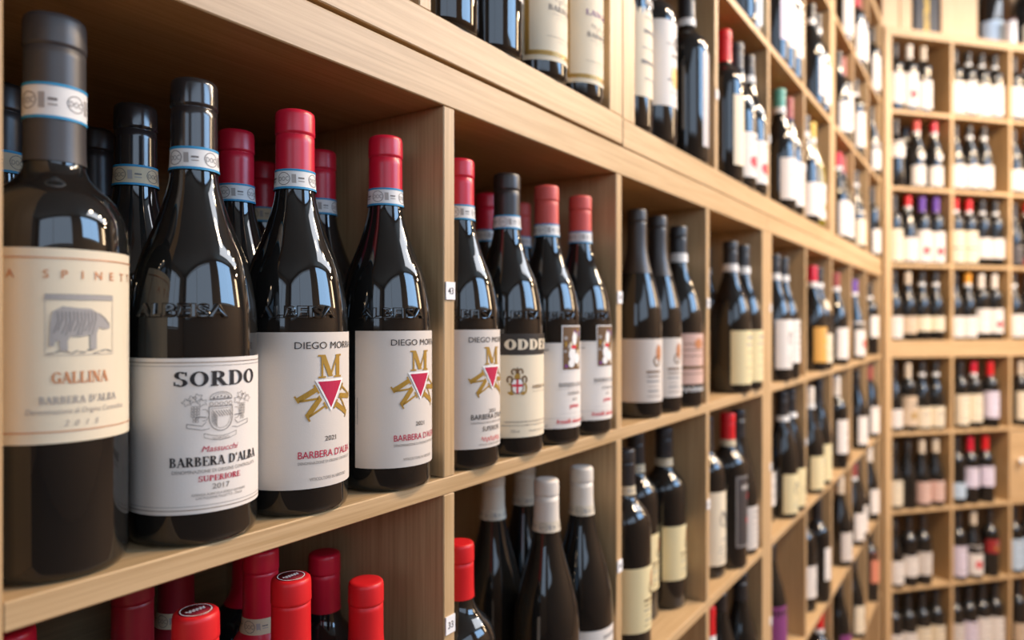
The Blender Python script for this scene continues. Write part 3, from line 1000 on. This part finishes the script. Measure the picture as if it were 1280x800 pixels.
# ------------------------------------------------------------------ placing the bottles
def at_x(fr, px, y):
    """distance along the front at which the sight line through picture column PX crosses the depth Y"""
    r = (px - 640) / FPX
    o = fr[0] + fr[2] * y - CAM
    return (r * o.dot(FWD) - o.dot(RGT)) / (fr[1].dot(RGT) - r * fr[1].dot(FWD))
def px_of(fr, u, y):
    p = fr[0] + fr[1] * u + fr[2] * y - CAM
    return 640 + FPX * p.dot(RGT) / p.dot(FWD)
ORD = ['first', 'second', 'third', 'fourth', 'fifth', 'sixth', 'seventh', 'eighth']
seen_labels = set()
def fill(fr, lo_, hi_, z, items, where, group):
    """items: (picture column, depth, options). Bottles are kept off each other and off the dividers."""
    B = []
    for it in items:
        px, y, o = it
        R = SHAPES[o.get('sh', 'bdx')]['R'] + .0012
        B.append([o.get('t', at_x(fr, px, y)), y, R, o])
    fr_ = [b for b in B if b[1] < .08]
    if sum(2 * b[2] for b in fr_) > hi_ - lo_ - .004:
        for i, b in enumerate(fr_):
            b[1] += .030 * (i % 2)
    for _ in range(200):
        for i in range(len(B)):
            for j in range(i):
                a, b = (B[i], B[j]) if B[i][1] >= B[j][1] else (B[j], B[i])      # a stands behind b
                dx, dy = a[0] - b[0], a[1] - b[1]
                d = math.hypot(dx, dy) or 1e-6
                m = a[2] + b[2]
                if d < m:
                    k = (m - d) / d
                    if dy > .05:
                        a[0] += dx * k * .5
                        a[1] += dy * k
                    else:
                        a[0] += dx * k / 2
                        b[0] -= dx * k / 2
                        a[1] += dy * k * .3
            for b in B:
                b[0] = min(max(b[0], lo_ + b[2]), hi_ - b[2])
                b[1] = min(max(b[1], .027), DEP - b[2])
    order = sorted(range(len(B)), key=lambda i: px_of(fr, B[i][0], B[i][1]))
    for rank, i in enumerate(order):
        t, y, R, o = B[i]
        o = dict(o)
        o.pop('t', None)
        lab = o.pop('say', None)
        if not lab:
            cap = CAPS[o.get('cap', 'k')][0]
            lb = LABELS[o['lab']][0] + ' label' if o.get('lab') else 'no visible label'
            lab = f"dark bottle, {lb}, {cap} capsule; {ORD[rank]} in {where}"
        if lab in seen_labels:
            print('SAME LABEL', lab)
        if not 4 <= len(lab.split()) <= 16:
            print('LABEL LENGTH', len(lab.split()), lab)
        seen_labels.add(lab)
        p = fr[0] + fr[1] * t + fr[2] * y
        bottle((p.x, p.y, z + .0003), fr[3], label=lab, group=group, **o)
def B(sh='bdx', cap='k', band=None, lab=None, z=(.04, .14), pr='a', **k):
    d = dict(sh=sh, cap=cap, band=band, lab=lab, z=z, pr=pr if lab else None)
    d.update(k)
    return d

F = .036
near = 'bottles on the racks of the side wall'
# ---- low rack nearest the camera, top shelf
fill(FL, .146, .4875, D[0], [
    (66, .040, B('spin', 'g', 'W', 'C', (.0755, .1800), 'beast', ha=1.62, hero=True, rot=-.05, t=.186, say='broad bottle with grey capsule and cream label framed by copper lines, standing leftmost')),
    (243, F, B('alb', 's', 'W', 'W', (.0210, .1180), 'crest', ha=1.66, hero=True, rot=-.15, say='bottle with shiny black capsule and white label bearing a grey crest')),
    (369, F, B('alb', 'r', 'W', 'X', (.0200, .1330), 'star', ha=1.45, hero=True, say='red-capsuled bottle with a red triangle star label, next to the crest bottle')),
    (482, .032, B('alb', 'r', 'W', 'X', (.0200, .1330), 'star', ha=1.45, hero=True, say='red-capsuled bottle with a red triangle star label, beside the divider tagged 43')),
    (6, .150, B('alb', 'k', 'B', hero=True, say='dark bottle with beige neck band, half hidden behind the leftmost broad bottle')),
    (118, .215, B('alb', 'k', hero=True, say='dark unbanded bottle in the shadows behind the broad grey-capsuled bottle')),
    (165, .122, B('alb', 's', 'B', 'X', (.02, .133), None, hero=True, say='black-capsuled bottle with beige neck band, behind broad and crest bottles')),
    (295, .122, B('alb', 'r', 'W', 'X', (.02, .133), None, hero=True, say='red-capsuled bottle in second row just right of the crest bottle neck')),
    (330, .205, B('alb', 'r', 'B', hero=True, say='red-capsuled bottle deepest in the shelf, only a sliver of neck showing')),
    (408, .118, B('alb', 'r', 'W', 'X', (.02, .133), None, hero=True, say='red-capsuled bottle in second row between the two red triangle star bottles')),
], '', near)
fill(FL, .503, .8375, D[0], [
    (580, .032, B('alb', 'r', 'W', 'X', (.0200, .1330), 'starblack', ha=1.45, hero=True, say='red-capsuled triangle star bottle with black lettering, right of the divider tagged 43')),
    (634, .032, B('alb', 'n', 'W', 'C', (.0200, .1280), 'slab', ha=1.45, hero=True, say='brown-capsuled bottle with cream label, black title band and small crest')),
    (682, .032, B('alb', 'c', 'W', 'W', (.0190, .1165), 'painting', ha=1.40, hero=True, rot=-.08, say='coral-capsuled bottle with a small painting on its label, next to brown-capsuled bottle')),
    (725, .032, B('alb', 'c', 'W', 'W', (.0190, .1165), 'painting', ha=1.40, hero=True, rot=-.05, say='coral-capsuled bottle with a small painting on its label, nearest the panel')),
    (611, .120, B('alb', 'r', 'W', hero=True, say='red-capsuled bottle in second row, showing left of the brown capsule')),
    (660, .125, B('alb', 'c', 'W', hero=True, say='coral-capsuled bottle in second row, showing right of the brown capsule')),
], '', near)
fill(FL, .853, 1.1845, D[0], [
    (752, .125, B('bdx', 'k', None, 'W', (.03, .165), 'b', say='white-labelled bottle mostly hidden behind the third divider of the middle shelf')),
    (796, .034, B('rhn', 'n', None, 'X', (.024, .1155), 'emblems', caplow=.212, hero=True, rot=-.42, ha=1.45, say='slim bottle with long brown capsule and white label, left of the two')),
    (822, .034, B('rhn', 'n', None, 'X', (.024, .1155), 'emblems', caplow=.212, hero=True, rot=-.42, ha=1.45, say='slim bottle with long brown capsule and white label, right of the two')),
    (848, .034, B('alb', 'k', 'W', 'P', (.038, .121), 'script', rot=-.4, ha=1.45, say='black-capsuled bottle with pinkish label above white script, beside the slim pair')),
], '', near)
fill(FL, 1.200, 1.5355, D[0], [
    (888, .10, B('alb', 'k', 'W', 'P', (.03, .121), 'script', say='pinkish-labelled bottle half hidden by the divider, left of two yellow-labelled bottles')),
    (915, .030, B('alb', 'k', 'W', 'Y', (.018, .123), 'c', say='black-capsuled bottle with pale yellow label, left of the matching pair')),
    (933, .030, B('alb', 'k', 'W', 'Y', (.018, .123), 'c', say='black-capsuled bottle with pale yellow label, right of the matching pair')),
], '', near)
# ---- low rack at the corner, top shelf
w_ = 'corner rack, top shelf, '
fill(FL, 1.611, 1.946, D[0], [(968, .03, B('alb', 'k', 'W', 'W', (.03, .145), 'figure')), (984, .03, B('alb', 'k', 'W', 'W', (.04, .145), 'd')), (999, .05, B('alb', 'k', None, 'W', (.02, .145), 'e'))], w_ + 'column one', near)
fill(FL, 1.9615, 2.296, D[0], [(1016, .03, B('alb', 'r', 'W', 'A', (.025, .125), 'f')), (1026, .03, B('alb', 'k', 'W', 'C', (.02, .105), 'g', extra='neck')), (1036, .05, B('alb', 'k', None, 'C', (.02, .105), 'g'))], w_ + 'column two', near)
fill(FL, 2.3115, 2.646, D[0], [(1046, .03, B('alb', 'b', 'W', 'W', (.02, .12), 'h')), (1055, .04, B('alb', 'k', 'W', 'W', (.03, .15), 'i'))], w_ + 'column three', near)
fill(FL, 2.6615, 2.996, D[0], [(1069, .03, B('bur', 'p', 'W', 'W', (.015, .14), 'reddot')), (1076, .05, B('bur', 'k', None, 'W', (.015, .13), 'j'))], w_ + 'column four', near)
fill(FL, 3.0115, 3.391, D[0], [(1090, .04, B('bdx', 'k', 'W', 'W', (.075, .165), 'k'))], w_ + 'column five', near)

# ---- low rack nearest the camera, second shelf
fill(FL, .146, .4875, D[1], [
    (248, .030, B('bd2', 'e', None, 'C', hero=True, extra='disc', say='bright red capsule with oval medallion on top, in front on the lower shelf')),
    (362, .030, B('bd2', 'e', None, 'C', hero=True, extra='disc', say='bright red capsule with oval medallion on top, left of the short bottle')),
    (457, .030, B('shr', 'e', None, 'C', hero=True, say='short bright red-capsuled bottle beside the divider tagged 33')),
    (416, .115, B('shr', 'r', None, 'C', hero=True, say='short dull red-capsuled bottle behind the bright red one near tag 33')),
    (328, .150, B('bd2', 'r', None, 'C', hero=True, say='red-capsuled bottle in shadow behind the right medallion-topped bottle')),
    (290, .105, B('bd2', 'r', 'B', 'C', hero=True, say='red-capsuled bottle with beige neck band between the two medallion-topped bottles')),
    (220, .125, B('bd2', 'd', 'B', 'C', hero=True, say='dark red-capsuled bottle with beige neck band behind the left medallion-topped bottle')),
    (166, .118, B('bd2', 'd', None, 'C', hero=True, say='dark red-capsuled bottle just under the shelf edge, left of the medallion')),
    (105, .110, B('bd2', 'd', 'B', 'C', hero=True, say='dark red-capsuled bottle with beige band low in the bottom left')),
    (30, .100, B('bd2', 'r', None, 'C', hero=True, say='dark red-capsuled bottle at bottom left corner under the shelf')),
], '', near)
fill(FL, .503, .8375, D[1], [
    (574, .030, B('shr', 'e', None, 'W', hero=True, say='short bright red-capsuled bottle right beside the divider tagged 33')),
    (683, .030, B('bur', 'w', 'I', 'W', (.02, .085), 'l', hero=True, say='white-capsuled sloping bottle in front, second from the panel')),
    (730, .030, B('bur', 'w', 'I', 'W', (.025, .100), 'reddot', hero=True, say='white-capsuled sloping bottle in front with white label, nearest the panel')),
    (619, .112, B('bur', 'i', 'I', 'W', (.02, .085), 'l', hero=True, say='ivory-capsuled sloping bottle in second row beside the short red-capsuled one')),
    (656, .118, B('bur', 'i', 'I', 'W', (.02, .085), 'l', hero=True, say='ivory-capsuled sloping bottle in second row just behind the front white-capsuled one')),
], '', near)
fill(FL, .853, 1.1845, D[1], [
    (781, .030, B('bdx', 'k', 'B', 'Y', (.049, .139), 'emblems', hero=True, say='yellow-labelled beige-banded bottle on the second shelf, first of three')),
    (796, .080, B('bdx', 'k', 'B', 'Y', (.049, .139), 'emblems', hero=True, say='yellow-labelled beige-banded bottle on the second shelf, middle of three')),
    (832, .062, B('bdx', 'k', 'B', 'Y', (.049, .139), 'emblems', hero=True, say='yellow-labelled beige-banded bottle on the second shelf, last of three')),
], '', near)
fill(FL, 1.200, 1.5355, D[1], [
    (884, .050, B('bdx', 'k', None, 'C', (.024, .1616), 'figure', say='tall cream-labelled bottle half hidden by the divider, left of the star-labelled bottle')),
    (908, .032, B('bdx', 'e', 'B', 'D', (.041, .182), 'starbox', ha=.85, say='red-capsuled bottle with a dark framed label bearing a red star')),
    (924, .040, B('bur', 'k', None, 'X', (.012, .100), 'm', say='dark sloping bottle with low white label, right of the star-labelled bottle')),
], '', near)
w_ = 'corner rack, second shelf, '
fill(FL, 1.611, 1.946, D[1], [(955, .06, B('bur', 'k', None, 'W', (.04, .12), 'n')), (975, .03, B('rhn', 'k', 'W', 'Y', (.013, .109), 'figure')), (990, .03, B('rhn', 'k', 'W', 'Y', (.013, .109), 'emblems'))], w_ + 'column one', near)
fill(FL, 1.9615, 2.296, D[1], [(1011, .03, B('bur', 'w', 'W', 'Y', (.013, .105), 'p')), (1021, .035, B('bur', 'k', 'W', 'Y', (.013, .105), 'q')), (1031, .03, B('rhn', 'k', None, 'Y', (.013, .12), 'r'))], w_ + 'column two', near)
fill(FL, 2.3115, 2.646, D[1], [(1045, .03, B('bdx', 'w', None, 'W', (.05, .16), 's')), (1052, .05, B('bdx', 'k', None, 'W', (.04, .15), 's'))], w_ + 'column three', near)
fill(FL, 2.6615, 2.996, D[1], [(1072, .03, B('bur', 'k', None, 'W', (.02, .125), 't'))], w_ + 'column four', near)
fill(FL, 3.0115, 3.391, D[1], [(1087, .03, B('bur', 'b', None, 'W', (.02, .13), 'u')), (1094, .04, B('bdx', 'k', None, 'W', (.02, .14), 'v'))], w_ + 'column five', near)

# ---- third and fourth shelves
w_ = 'nearest rack, third shelf, '
fill(FL, 1.200, 1.5355, D[2], [(884, .030, B('bdx', 'e', 'W', 'C')), (905, .05, B('bur', 'n', None, 'C')), (929, .035, B('bur', 'k', None, 'C'))], w_ + 'column four', near)
w_ = 'corner rack, third shelf, '
fill(FL, 1.611, 1.946, D[2], [(962, .05, B('bur', 'k', None, 'V', (.02, .135), None, say='dark bottle with violet label, half hidden by thick uprights on third shelf'))], w_, near)
fill(FL, 1.9615, 2.296, D[2], [(1003, .05, B('bdx', 'k', None, 'W', (.04, .13), 'w')), (1021, .03, B('bdx', 'k', None, 'W', (.065, .16), 'x', rot=.5))], w_ + 'column two', near)
fill(FL, 2.3115, 2.646, D[2], [(1052, .03, B('bur', 'i', None, 'X', (.02, .115), 'y'))], w_ + 'column three', near)
fill(FL, 2.6615, 2.996, D[2], [(1070, .03, B('bur', 'b', 'W', 'W', (.02, .12), 'z')), (1078, .03, B('bur', 'k', None, 'W', (.03, .13), 'z'))], w_ + 'column four', near)
fill(FL, 3.0115, 3.391, D[2], [(1087, .03, B('bur', 'w', None, 'W', (.03, .13), 'aa')), (1094, .04, B('bur', 'k', None, 'W', (.03, .15), 'ab'))], w_ + 'column five', near)
w_ = 'corner rack, lowest visible shelf, '
fill(FL, 1.9615, 2.296, D[3], [(1024, .03, B('bdx', 'e', 'W', 'W'))], w_ + 'column two', near)
fill(FL, 2.3115, 2.646, D[3], [(1048, .03, B('bur', 'k', None, 'V', (.03, .12), None))], w_ + 'column three', near)
fill(FL, 2.6615, 2.996, D[3], [(1066, .03, B('bur', 'k', None, 'C', (.02, .12), 'ac')), (1075, .05, B('bur', 'k', None, 'C', (.03, .12), 'ad'))], w_ + 'column four', near)
fill(FL, 3.0115, 3.391, D[3], [(1088, .03, B('bdx', 'k', None, 'O', (.08, .20), None)), (1095, .05, B('bdx', 'k', None, 'C', (.03, .12), 'ae'))], w_ + 'column five', near)

# ---- high racks on the side wall, lowest shelf
fill(FL, .4705, .8175, U[0] + .002, [
    (552, .032, B('bdx', 'k', None, None, hero=True, glass='brown', say='dark unlabelled bottle foot at the top, beside the thin upper divider')),
    (608, .032, B('bdx', 'k', None, 'W', (.058, .150), 'gl', ha=.62, hero=True, rot=.50, say='dark bottle with narrow white label turned right, above the dark seam')),
    (669, .032, B('bdx', 'k', None, 'C', (.018, .155), 'goldframe', ha=1.40, hero=True, say='cream label with gold frame, left of the two above the seam')),
    (719, .032, B('bdx', 'k', None, 'C', (.018, .155), 'goldframe', ha=1.40, hero=True, say='cream label with gold frame, right of the two above the seam')),
], '', near)
w_ = 'upper middle rack, bottom shelf, '
fill(FL, .895, 1.230, U[0], [
    (780, .032, B('bdx', 'k', None, 'C', (.045, .20), 'af', ha=1.5, say='bottle with tall blank cream label beside the thick upper upright')),
    (815, .032, B('bdx', 'n', 'W', 'W', (.055, .185), 'golddot', ha=1.5, say='bottle with white label bearing a gold round emblem, upper middle rack')),
    (858, .032, B('bdx', 'k', 'W', 'S', (.025, .185), None, ha=.75, rot=.35, say='black bottle with narrow silver grey label, upper middle rack')),
], '', near)
fill(FL, 1.2455, 1.580, U[0], [(905, .032, B('bdx', 'e', None, 'C', (.03, .165), None, ha=.9, rot=.15)), (925, .032, B('alb', 'g', None, 'W', (.02, .11), 'reddot')), (942, .032, B('alb', 'n', 'W', 'W', (.02, .11), 'reddot'))], w_ + 'column two', near)
fill(FL, 1.5955, 1.930, U[0], [(974, .032, B('alb', 't', 'W', 'W', (.025, .125), 'ag')), (989, .032, B('alb', 'b', None, 'W', (.02, .13), 'ah'))], w_ + 'column three', near)
fill(FL, 1.9455, 2.281, U[0], [(1005, .032, B('alb', 'k', 'W', 'W', (.02, .11), 'ai')), (1016, .032, B('alb', 'y', 'W', 'W', (.02, .12), 'golddot', glass='gold', say='golden green bottle with yellow capsule, upper middle rack')), (1028, .05, B('alb', 'g', None, 'W', (.02, .12), 'ai'))], w_ + 'column four', near)
w_ = 'upper corner rack, bottom shelf, '
fill(FL, 2.357, 2.693, U[0], [(1049, .032, B('bur', 'r', 'W', 'W', (.015, .13), 'aj')), (1058, .032, B('bur', 'b', None, 'W', (.015, .13), 'ak'))], w_ + 'column one', near)
fill(FL, 2.7085, 3.042, U[0], [(1071, .032, B('bur', 'g', 'W', 'C', (.015, .14), 'al')), (1079, .04, B('bur', 'k', None, 'C', (.015, .14), 'al'))], w_ + 'column two', near)
fill(FL, 3.0575, 3.391, U[0], [(1089, .032, B('bdx', 'k', None, 'W', (.02, .12), 'am'))], w_ + 'column three', near)
w_ = 'upper middle rack, second shelf, '
fill(FL, 1.2455, 1.580, U[1], [(925, .032, B('bdx', 'k', None, 'R', (.045, .16), None, ha=1.4)), (942, .04, B('bdx', 'k', None, 'U', (.02, .15), None))], w_ + 'column two', near)
fill(FL, 1.5955, 1.930, U[1], [(968, .032, B('bdx', 'k', None, 'L', (.05, .17), None, ha=.8)), (981, .032, B('bdx', 'k', None, 'W', (.055, .18), 'an')), (992, .032, B('bdx', 'k', None, 'W', (.055, .175), 'ao'))], w_ + 'column three', near)
fill(FL, 1.9455, 2.281, U[1], [(1014, .032, B('alb', 'k', 'W', 'W', (.03, .14), None, ha=.7)), (1024, .032, B('alb', 'n', 'W', 'W', (.025, .135), None, ha=.7)), (1032, .05, B('alb', 'k', None, 'W', (.025, .135), None, ha=.6))], w_ + 'column four', near)
w_ = 'upper corner rack, second shelf, '
fill(FL, 2.357, 2.693, U[1], [(1049, .032, B('bur', 'k', None, 'W', (.02, .12), 'reddot')), (1058, .032, B('bdx', 'b', None, 'W', (.04, .17), 'ap'))], w_ + 'column one', near)
fill(FL, 2.7085, 3.042, U[1], [(1071, .032, B('bdx', 'k', 'W', 'W', (.04, .17), 'aq')), (1079, .04, B('bur', 'k', None, 'W', (.03, .15), 'ar'))], w_ + 'column two', near)
fill(FL, 3.0575, 3.391, U[1], [(1088, .032, B('bur', 'k', None, 'W', (.03, .14), 'as'))], w_ + 'column three', near)
w_ = 'upper corner rack, third shelf, '
fill(FL, 1.9455, 2.281, U[2], [(1022, .032, B('bdx', 'k', None, 'W', (.03, .16), 'at'))], 'upper middle rack, third shelf, column four', near)
fill(FL, 2.357, 2.693, U[2], [(1052, .032, B('bdx', 'k', None, 'W', (.03, .16), 'au'))], w_ + 'column one', near)
fill(FL, 2.7085, 3.042, U[2], [(1069, .032, B('bdx', 'r', None, 'W', (.03, .16), 'av')), (1077, .032, B('bdx', 'b', None, 'W', (.04, .16), 'aw'))], w_ + 'column two', near)
fill(FL, 3.0575, 3.391, U[2], [(1089, .032, B('bdx', 'k', None, 'W', (.03, .17), 'ax')), (1096, .05, B('bdx', 'n', None, 'W', (.03, .16), 'ay'))], w_ + 'column three', near)

# ---- the end racks, rows from the top; one line per cell: (picture column, shape, capsule, band, label, low, high, options)
far = 'bottles on the racks facing the camera'
CELLS = {
    (0, 0): [(1119, 'bdx', 'k', None, 'W', .03, .165), (1138, 'bdx', 'w', None, 'W', .02, .17, dict(pr='reddot')), (1150, 'bdx', 'i', None, 'W', .015, .14)],
    (0, 1): [(1196, 'bdx', 'k', None, 'W', .01, .15), (1208, 'bdx', 'k', 'W', 'W', .015, .16), (1221, 'bdx', 'k', 'W', 'W', .01, .15), (1240, 'bdx', 'k', 'W', 'W', .015, .155)],
    (0, 2): [(1269, 'bdx', 'k', None, 'W', .02, .16), (1280, 'bdx', 'k', 'W', 'W', .02, .16)],
    (1, 0): [(1119, 'bdx', 'k', None, 'W', .13, .20), (1131, 'bdx', 'k', 'B', None, 0, 0, dict(y=.12)), (1145, 'alb', 'c', 'W', 'W', .012, .10, dict(extra='oval')), (1167, 'alb', 'r', 'W', 'W', .012, .10, dict(extra='oval'))],
    (1, 1): [(1196, 'bur', 'k', None, 'W', .012, .115), (1209, 'alb', 'k', 'W', 'W', .015, .118), (1226, 'alb', 'n', 'W', 'W', .015, .118)],
    (1, 2): [(1269, 'alb', 'k', None, 'W', .015, .11), (1280, 'alb', 'g', None, 'W', .015, .11, dict(pr='redline'))],
    (2, 0): [(1117, 'bdx', 'k', None, 'C', .01, .15), (1127, 'alb', 'e', 'W', 'W', .012, .115), (1145, 'bdx', 'p', None, 'W', .01, .15, dict(pr='reddot')), (1161, 'bdx', 'p', None, 'W', .01, .145, dict(pr='reddot'))],
    (2, 1): [(1197, 'bdx', 'e', 'W', 'C', .012, .155, dict(pr='redline')), (1212, 'bdx', 'e', 'W', 'C', .012, .155, dict(pr='redline')), (1226, 'bdx', 'k', 'W', 'W', .035, .125), (1239, 'bdx', 'k', 'W', 'W', .035, .125)],
    (2, 2): [(1271, 'bur', 'k', None, 'D', .01, .10), (1279, 'alb', 'e', 'W', 'R', .005, .04)],
    (3, 0): [(1118, 'alb', 'k', None, 'W', .01, .105), (1130, 'alb', 'i', None, 'T', .03, .105), (1147, 'alb', 'k', 'W', 'C', .04, .105, dict(ha=1.5)), (1164, 'alb', 'k', 'W', 'C', .04, .105, dict(ha=1.5))],
    (3, 1): [(1196, 'alb', 'k', None, 'W', .012, .105), (1207, 'alb', 'o', 'W', 'W', .012, .105), (1220, 'bdx', 'w', None, 'W', .03, .14), (1236, 'bdx', 'w', None, 'W', .03, .14, dict(pr='reddot'))],
    (3, 2): [(1269, 'alb', 'k', 'W', 'W', .012, .115), (1280, 'alb', 'k', None, 'W', .012, .115)],
    (4, 0): [(1117, 'alb', 'k', None, 'W', .02, .10), (1129, 'bdx', 'i', None, 'T', .025, .155, dict(pr='golddot')), (1147, 'alb', 'k', 'W', 'C', .015, .105, dict(pr='figure')), (1164, 'alb', 'k', 'W', 'C', .015, .105, dict(pr='figure'))],
    (4, 1): [(1200, 'bdx', 'k', None, 'C', .02, .155), (1216, 'bdx', 'r', 'W', 'C', .03, .155), (1237, 'bdx', 'e', None, 'L', .045, .165, dict(ha=1.5))],
    (4, 2): [(1275, 'bdx', 'i', None, 'C', .03, .16)],
    (5, 0): [(1116, 'bur', 'k', None, 'C', .02, .13), (1128, 'bur', 'k', None, None, 0, 0), (1143, 'bur', 'i', None, 'P', .02, .115), (1161, 'bur', 'i', None, 'P', .025, .115)],
    (5, 1): [(1196, 'bdx', 'k', None, 'U', .03, .10), (1211, 'bdx', 'r', None, 'L', .075, .165), (1231, 'bdx', 'e', None, 'L', .075, .165)],
    (6, 0): [(1116, 'bur', 'k', None, 'W', .02, .12), (1127, 'bdx', 'n', None, 'W', .045, .135), (1144, 'bdx', 'n', None, 'X', .045, .145)],
    (6, 1): [(1197, 'bdx', 'k', None, 'L', .02, .155), (1216, 'bur', 'i', None, 'W', .02, .15, dict(pr='reddot')), (1237, 'bdx', 'n', None, 'R', .11, .17, dict(pr='golddot'))],
    (6, 2): [(1270, 'bdx', 'k', None, 'U', .02, .16), (1280, 'bdx', 'k', None, 'U', .02, .16)],
    (7, 0): [(1117, 'bdx', 'k', None, 'W', .02, .14), (1131, 'bdx', 'k', None, 'W', .03, .14), (1149, 'bdx', 'k', None, 'C', .02, .155), (1167, 'bdx', 'k', None, 'C', .02, .155)],
    (7, 1): [(1196, 'bdx', 'k', None, 'X', .02, .15), (1210, 'bdx', 'k', None, 'L', .02, .15), (1225, 'bdx', 'k', None, 'W', .02, .16), (1243, 'bdx', 'k', None, 'W', .02, .155)],
    (7, 2): [(1272, 'bdx', 'k', None, 'T', .02, .11)],
}
COLN = ['one', 'two', 'three']
for (row, col), its in CELLS.items():
    z = RU[3 - row] if row < 4 else RL[row - 4]
    x0 = RX[col]
    items = []
    for it in its:
        px, sh, cap, band, lab, a, b = it[:7]
        o = dict(it[7]) if len(it) > 7 else {}
        y = o.pop('y', .034)
        if len(its) > 3:
            sh = {'alb': 'als', 'bur': 'bus'}.get(sh, sh)
        items.append((px, y, B(sh, cap, band, lab, (a, b), o.pop('pr', f'r{row}{col}{px}'[:4]), **o)))
    fill(FR, x0, x0 + .319, z, items, f'end rack row {ORD[row]}, column {COLN[col]}'.replace('row first', 'row one').replace('row second', 'row two').replace('row third', 'row three').replace('row fourth', 'row four').replace('row fifth', 'row five').replace('row sixth', 'row six').replace('row seventh', 'row seven').replace('row eighth', 'row eight'), far)

# ------------------------------------------------------------------ what stands on top of the end rack
ZT = CAMZ + 1.285
def place(fr, px, y):
    return fr[0] + fr[1] * at_x(fr, px, y) + fr[2] * y
def crate(fr, pxa, pxb, y, dep, h, label, mat, edge, z=ZT, cat='crate'):
    a, b = at_x(fr, pxa, y), at_x(fr, pxb, y)
    wd = b - a
    p = fr[0] + fr[1] * a + fr[2] * y
    root = empty('wine_crate', (p.x, p.y, z + .0005), fr[3])
    root['label'] = label
    root['category'] = cat
    root['group'] = 'wooden crates on top of the racks'
    board('lid_panel', (0, wd, 0, .008, 0, h), mat, root)
    board('side_board', (0, .010, .0082, dep, 0, h), edge, root)
    board('side_board', (wd - .010, wd, .0082, dep, 0, h), edge, root)
    board('back_board', (.0102, wd - .0102, dep - .008, dep, 0, h), mat, root)
    board('end_board', (.0102, wd - .0102, .0084, dep - .0084, 0, .01), edge, root)
    board('end_board', (.0102, wd - .0102, .0084, dep - .0084, h - .01, h), edge, root)
    return root
crate(FR, 1103, 1124, .05, .12, .35, 'pale pine wine crate standing in the corner on the end rack', PINE, PINE_D)
crate(FR, 1125.5, 1140, .06, .12, .35, 'pale pine wine crate between corner crate and black gift box', PINE, PINE_D)
crate(FR, 1177, 1222, .05, .12, .35, 'broad pale pine crate right of the black gift box', PINE, PINE_D)
crate(FR, 1262, 1269, .14, .10, .35, 'narrow pine crate between white tin and black bottle', PINE, PINE_D)
a, b = at_x(FR, 1144, .05), at_x(FR, 1174, .05)
p = FR[0] + FR[1] * a + FR[2] * .05
gb = empty('gift_box', (p.x, p.y, ZT + .0005), FR[3])
gb['label'] = 'black gift box with a gold vertical ornament, on the end rack'
gb['category'] = 'box'
board('box_body', (0, b - a, 0, .11, 0, .30), plain('black_card', (0.03, 0.028, 0.03), .5), gb, .002)
board('box_lid', (-.001, b - a + .001, -.001, .111, .3002, .345), plain('black_card', (0.03, 0.028, 0.03), .5), gb, .002)
bm = bmesh.new()
rr = random.Random(2)
for k in range(26):
    zc = .012 + k * .011
    for q in range(2):
        x0 = (b - a) * (.37 + .12 * q) + rr.uniform(-.003, .003)
        add_box(bm, x0, x0 + .011, -.0006, -.0002, zc, zc + rr.uniform(.003, .008))
new_obj('gold_ornament', done(bm, 'gold_ornament'), gb, plain('gold_foil', (0.72, 0.45, 0.06), .35, .5, .4))
p = place(FR, 1237, .12)
tall = bottle((p.x, p.y, ZT + .0005), FR[3], sh='mag', glass='dark', cap='w', lab='U', z=(.02, .13), ha=1.5, label='tall bottle with pale blue label on the end rack beside a white tin', group=far)
p = place(FR, 1263, .028)
tin = empty('tin_canister', (p.x, p.y, ZT + .0005), FR[3])
tin['label'] = 'small white round tin with dark rim, in front of narrow pine crate'
tin['category'] = 'tin'
new_obj('tin_body', lathe([(.024, 0), (.025, .002), (.025, .105)], 32, 'tin_body'), tin, plain('white_tin', (0.8, 0.76, 0.74), .4))
new_obj('tin_lid', lathe([(.0256, .1052), (.0256, .113), (.024, .115)], 32, 'tin_lid'), tin, plain('dark_tin_rim', (0.12, 0.05, 0.05), .4))
p = place(FR, 1285, .07)
bottle((p.x, p.y, ZT + .0005), FR[3], sh='mag', cap='k', lab='C', z=(.02, .11), ha=1.2, label='large black bottle with cream label at far right on the end rack', group=far)
c = crate(FL, 1055, 1080, .06, .16, .33, 'pale pine wine crate lying on the high side rack near the corner', PINE, PINE_D, z=ZM + 1.083)
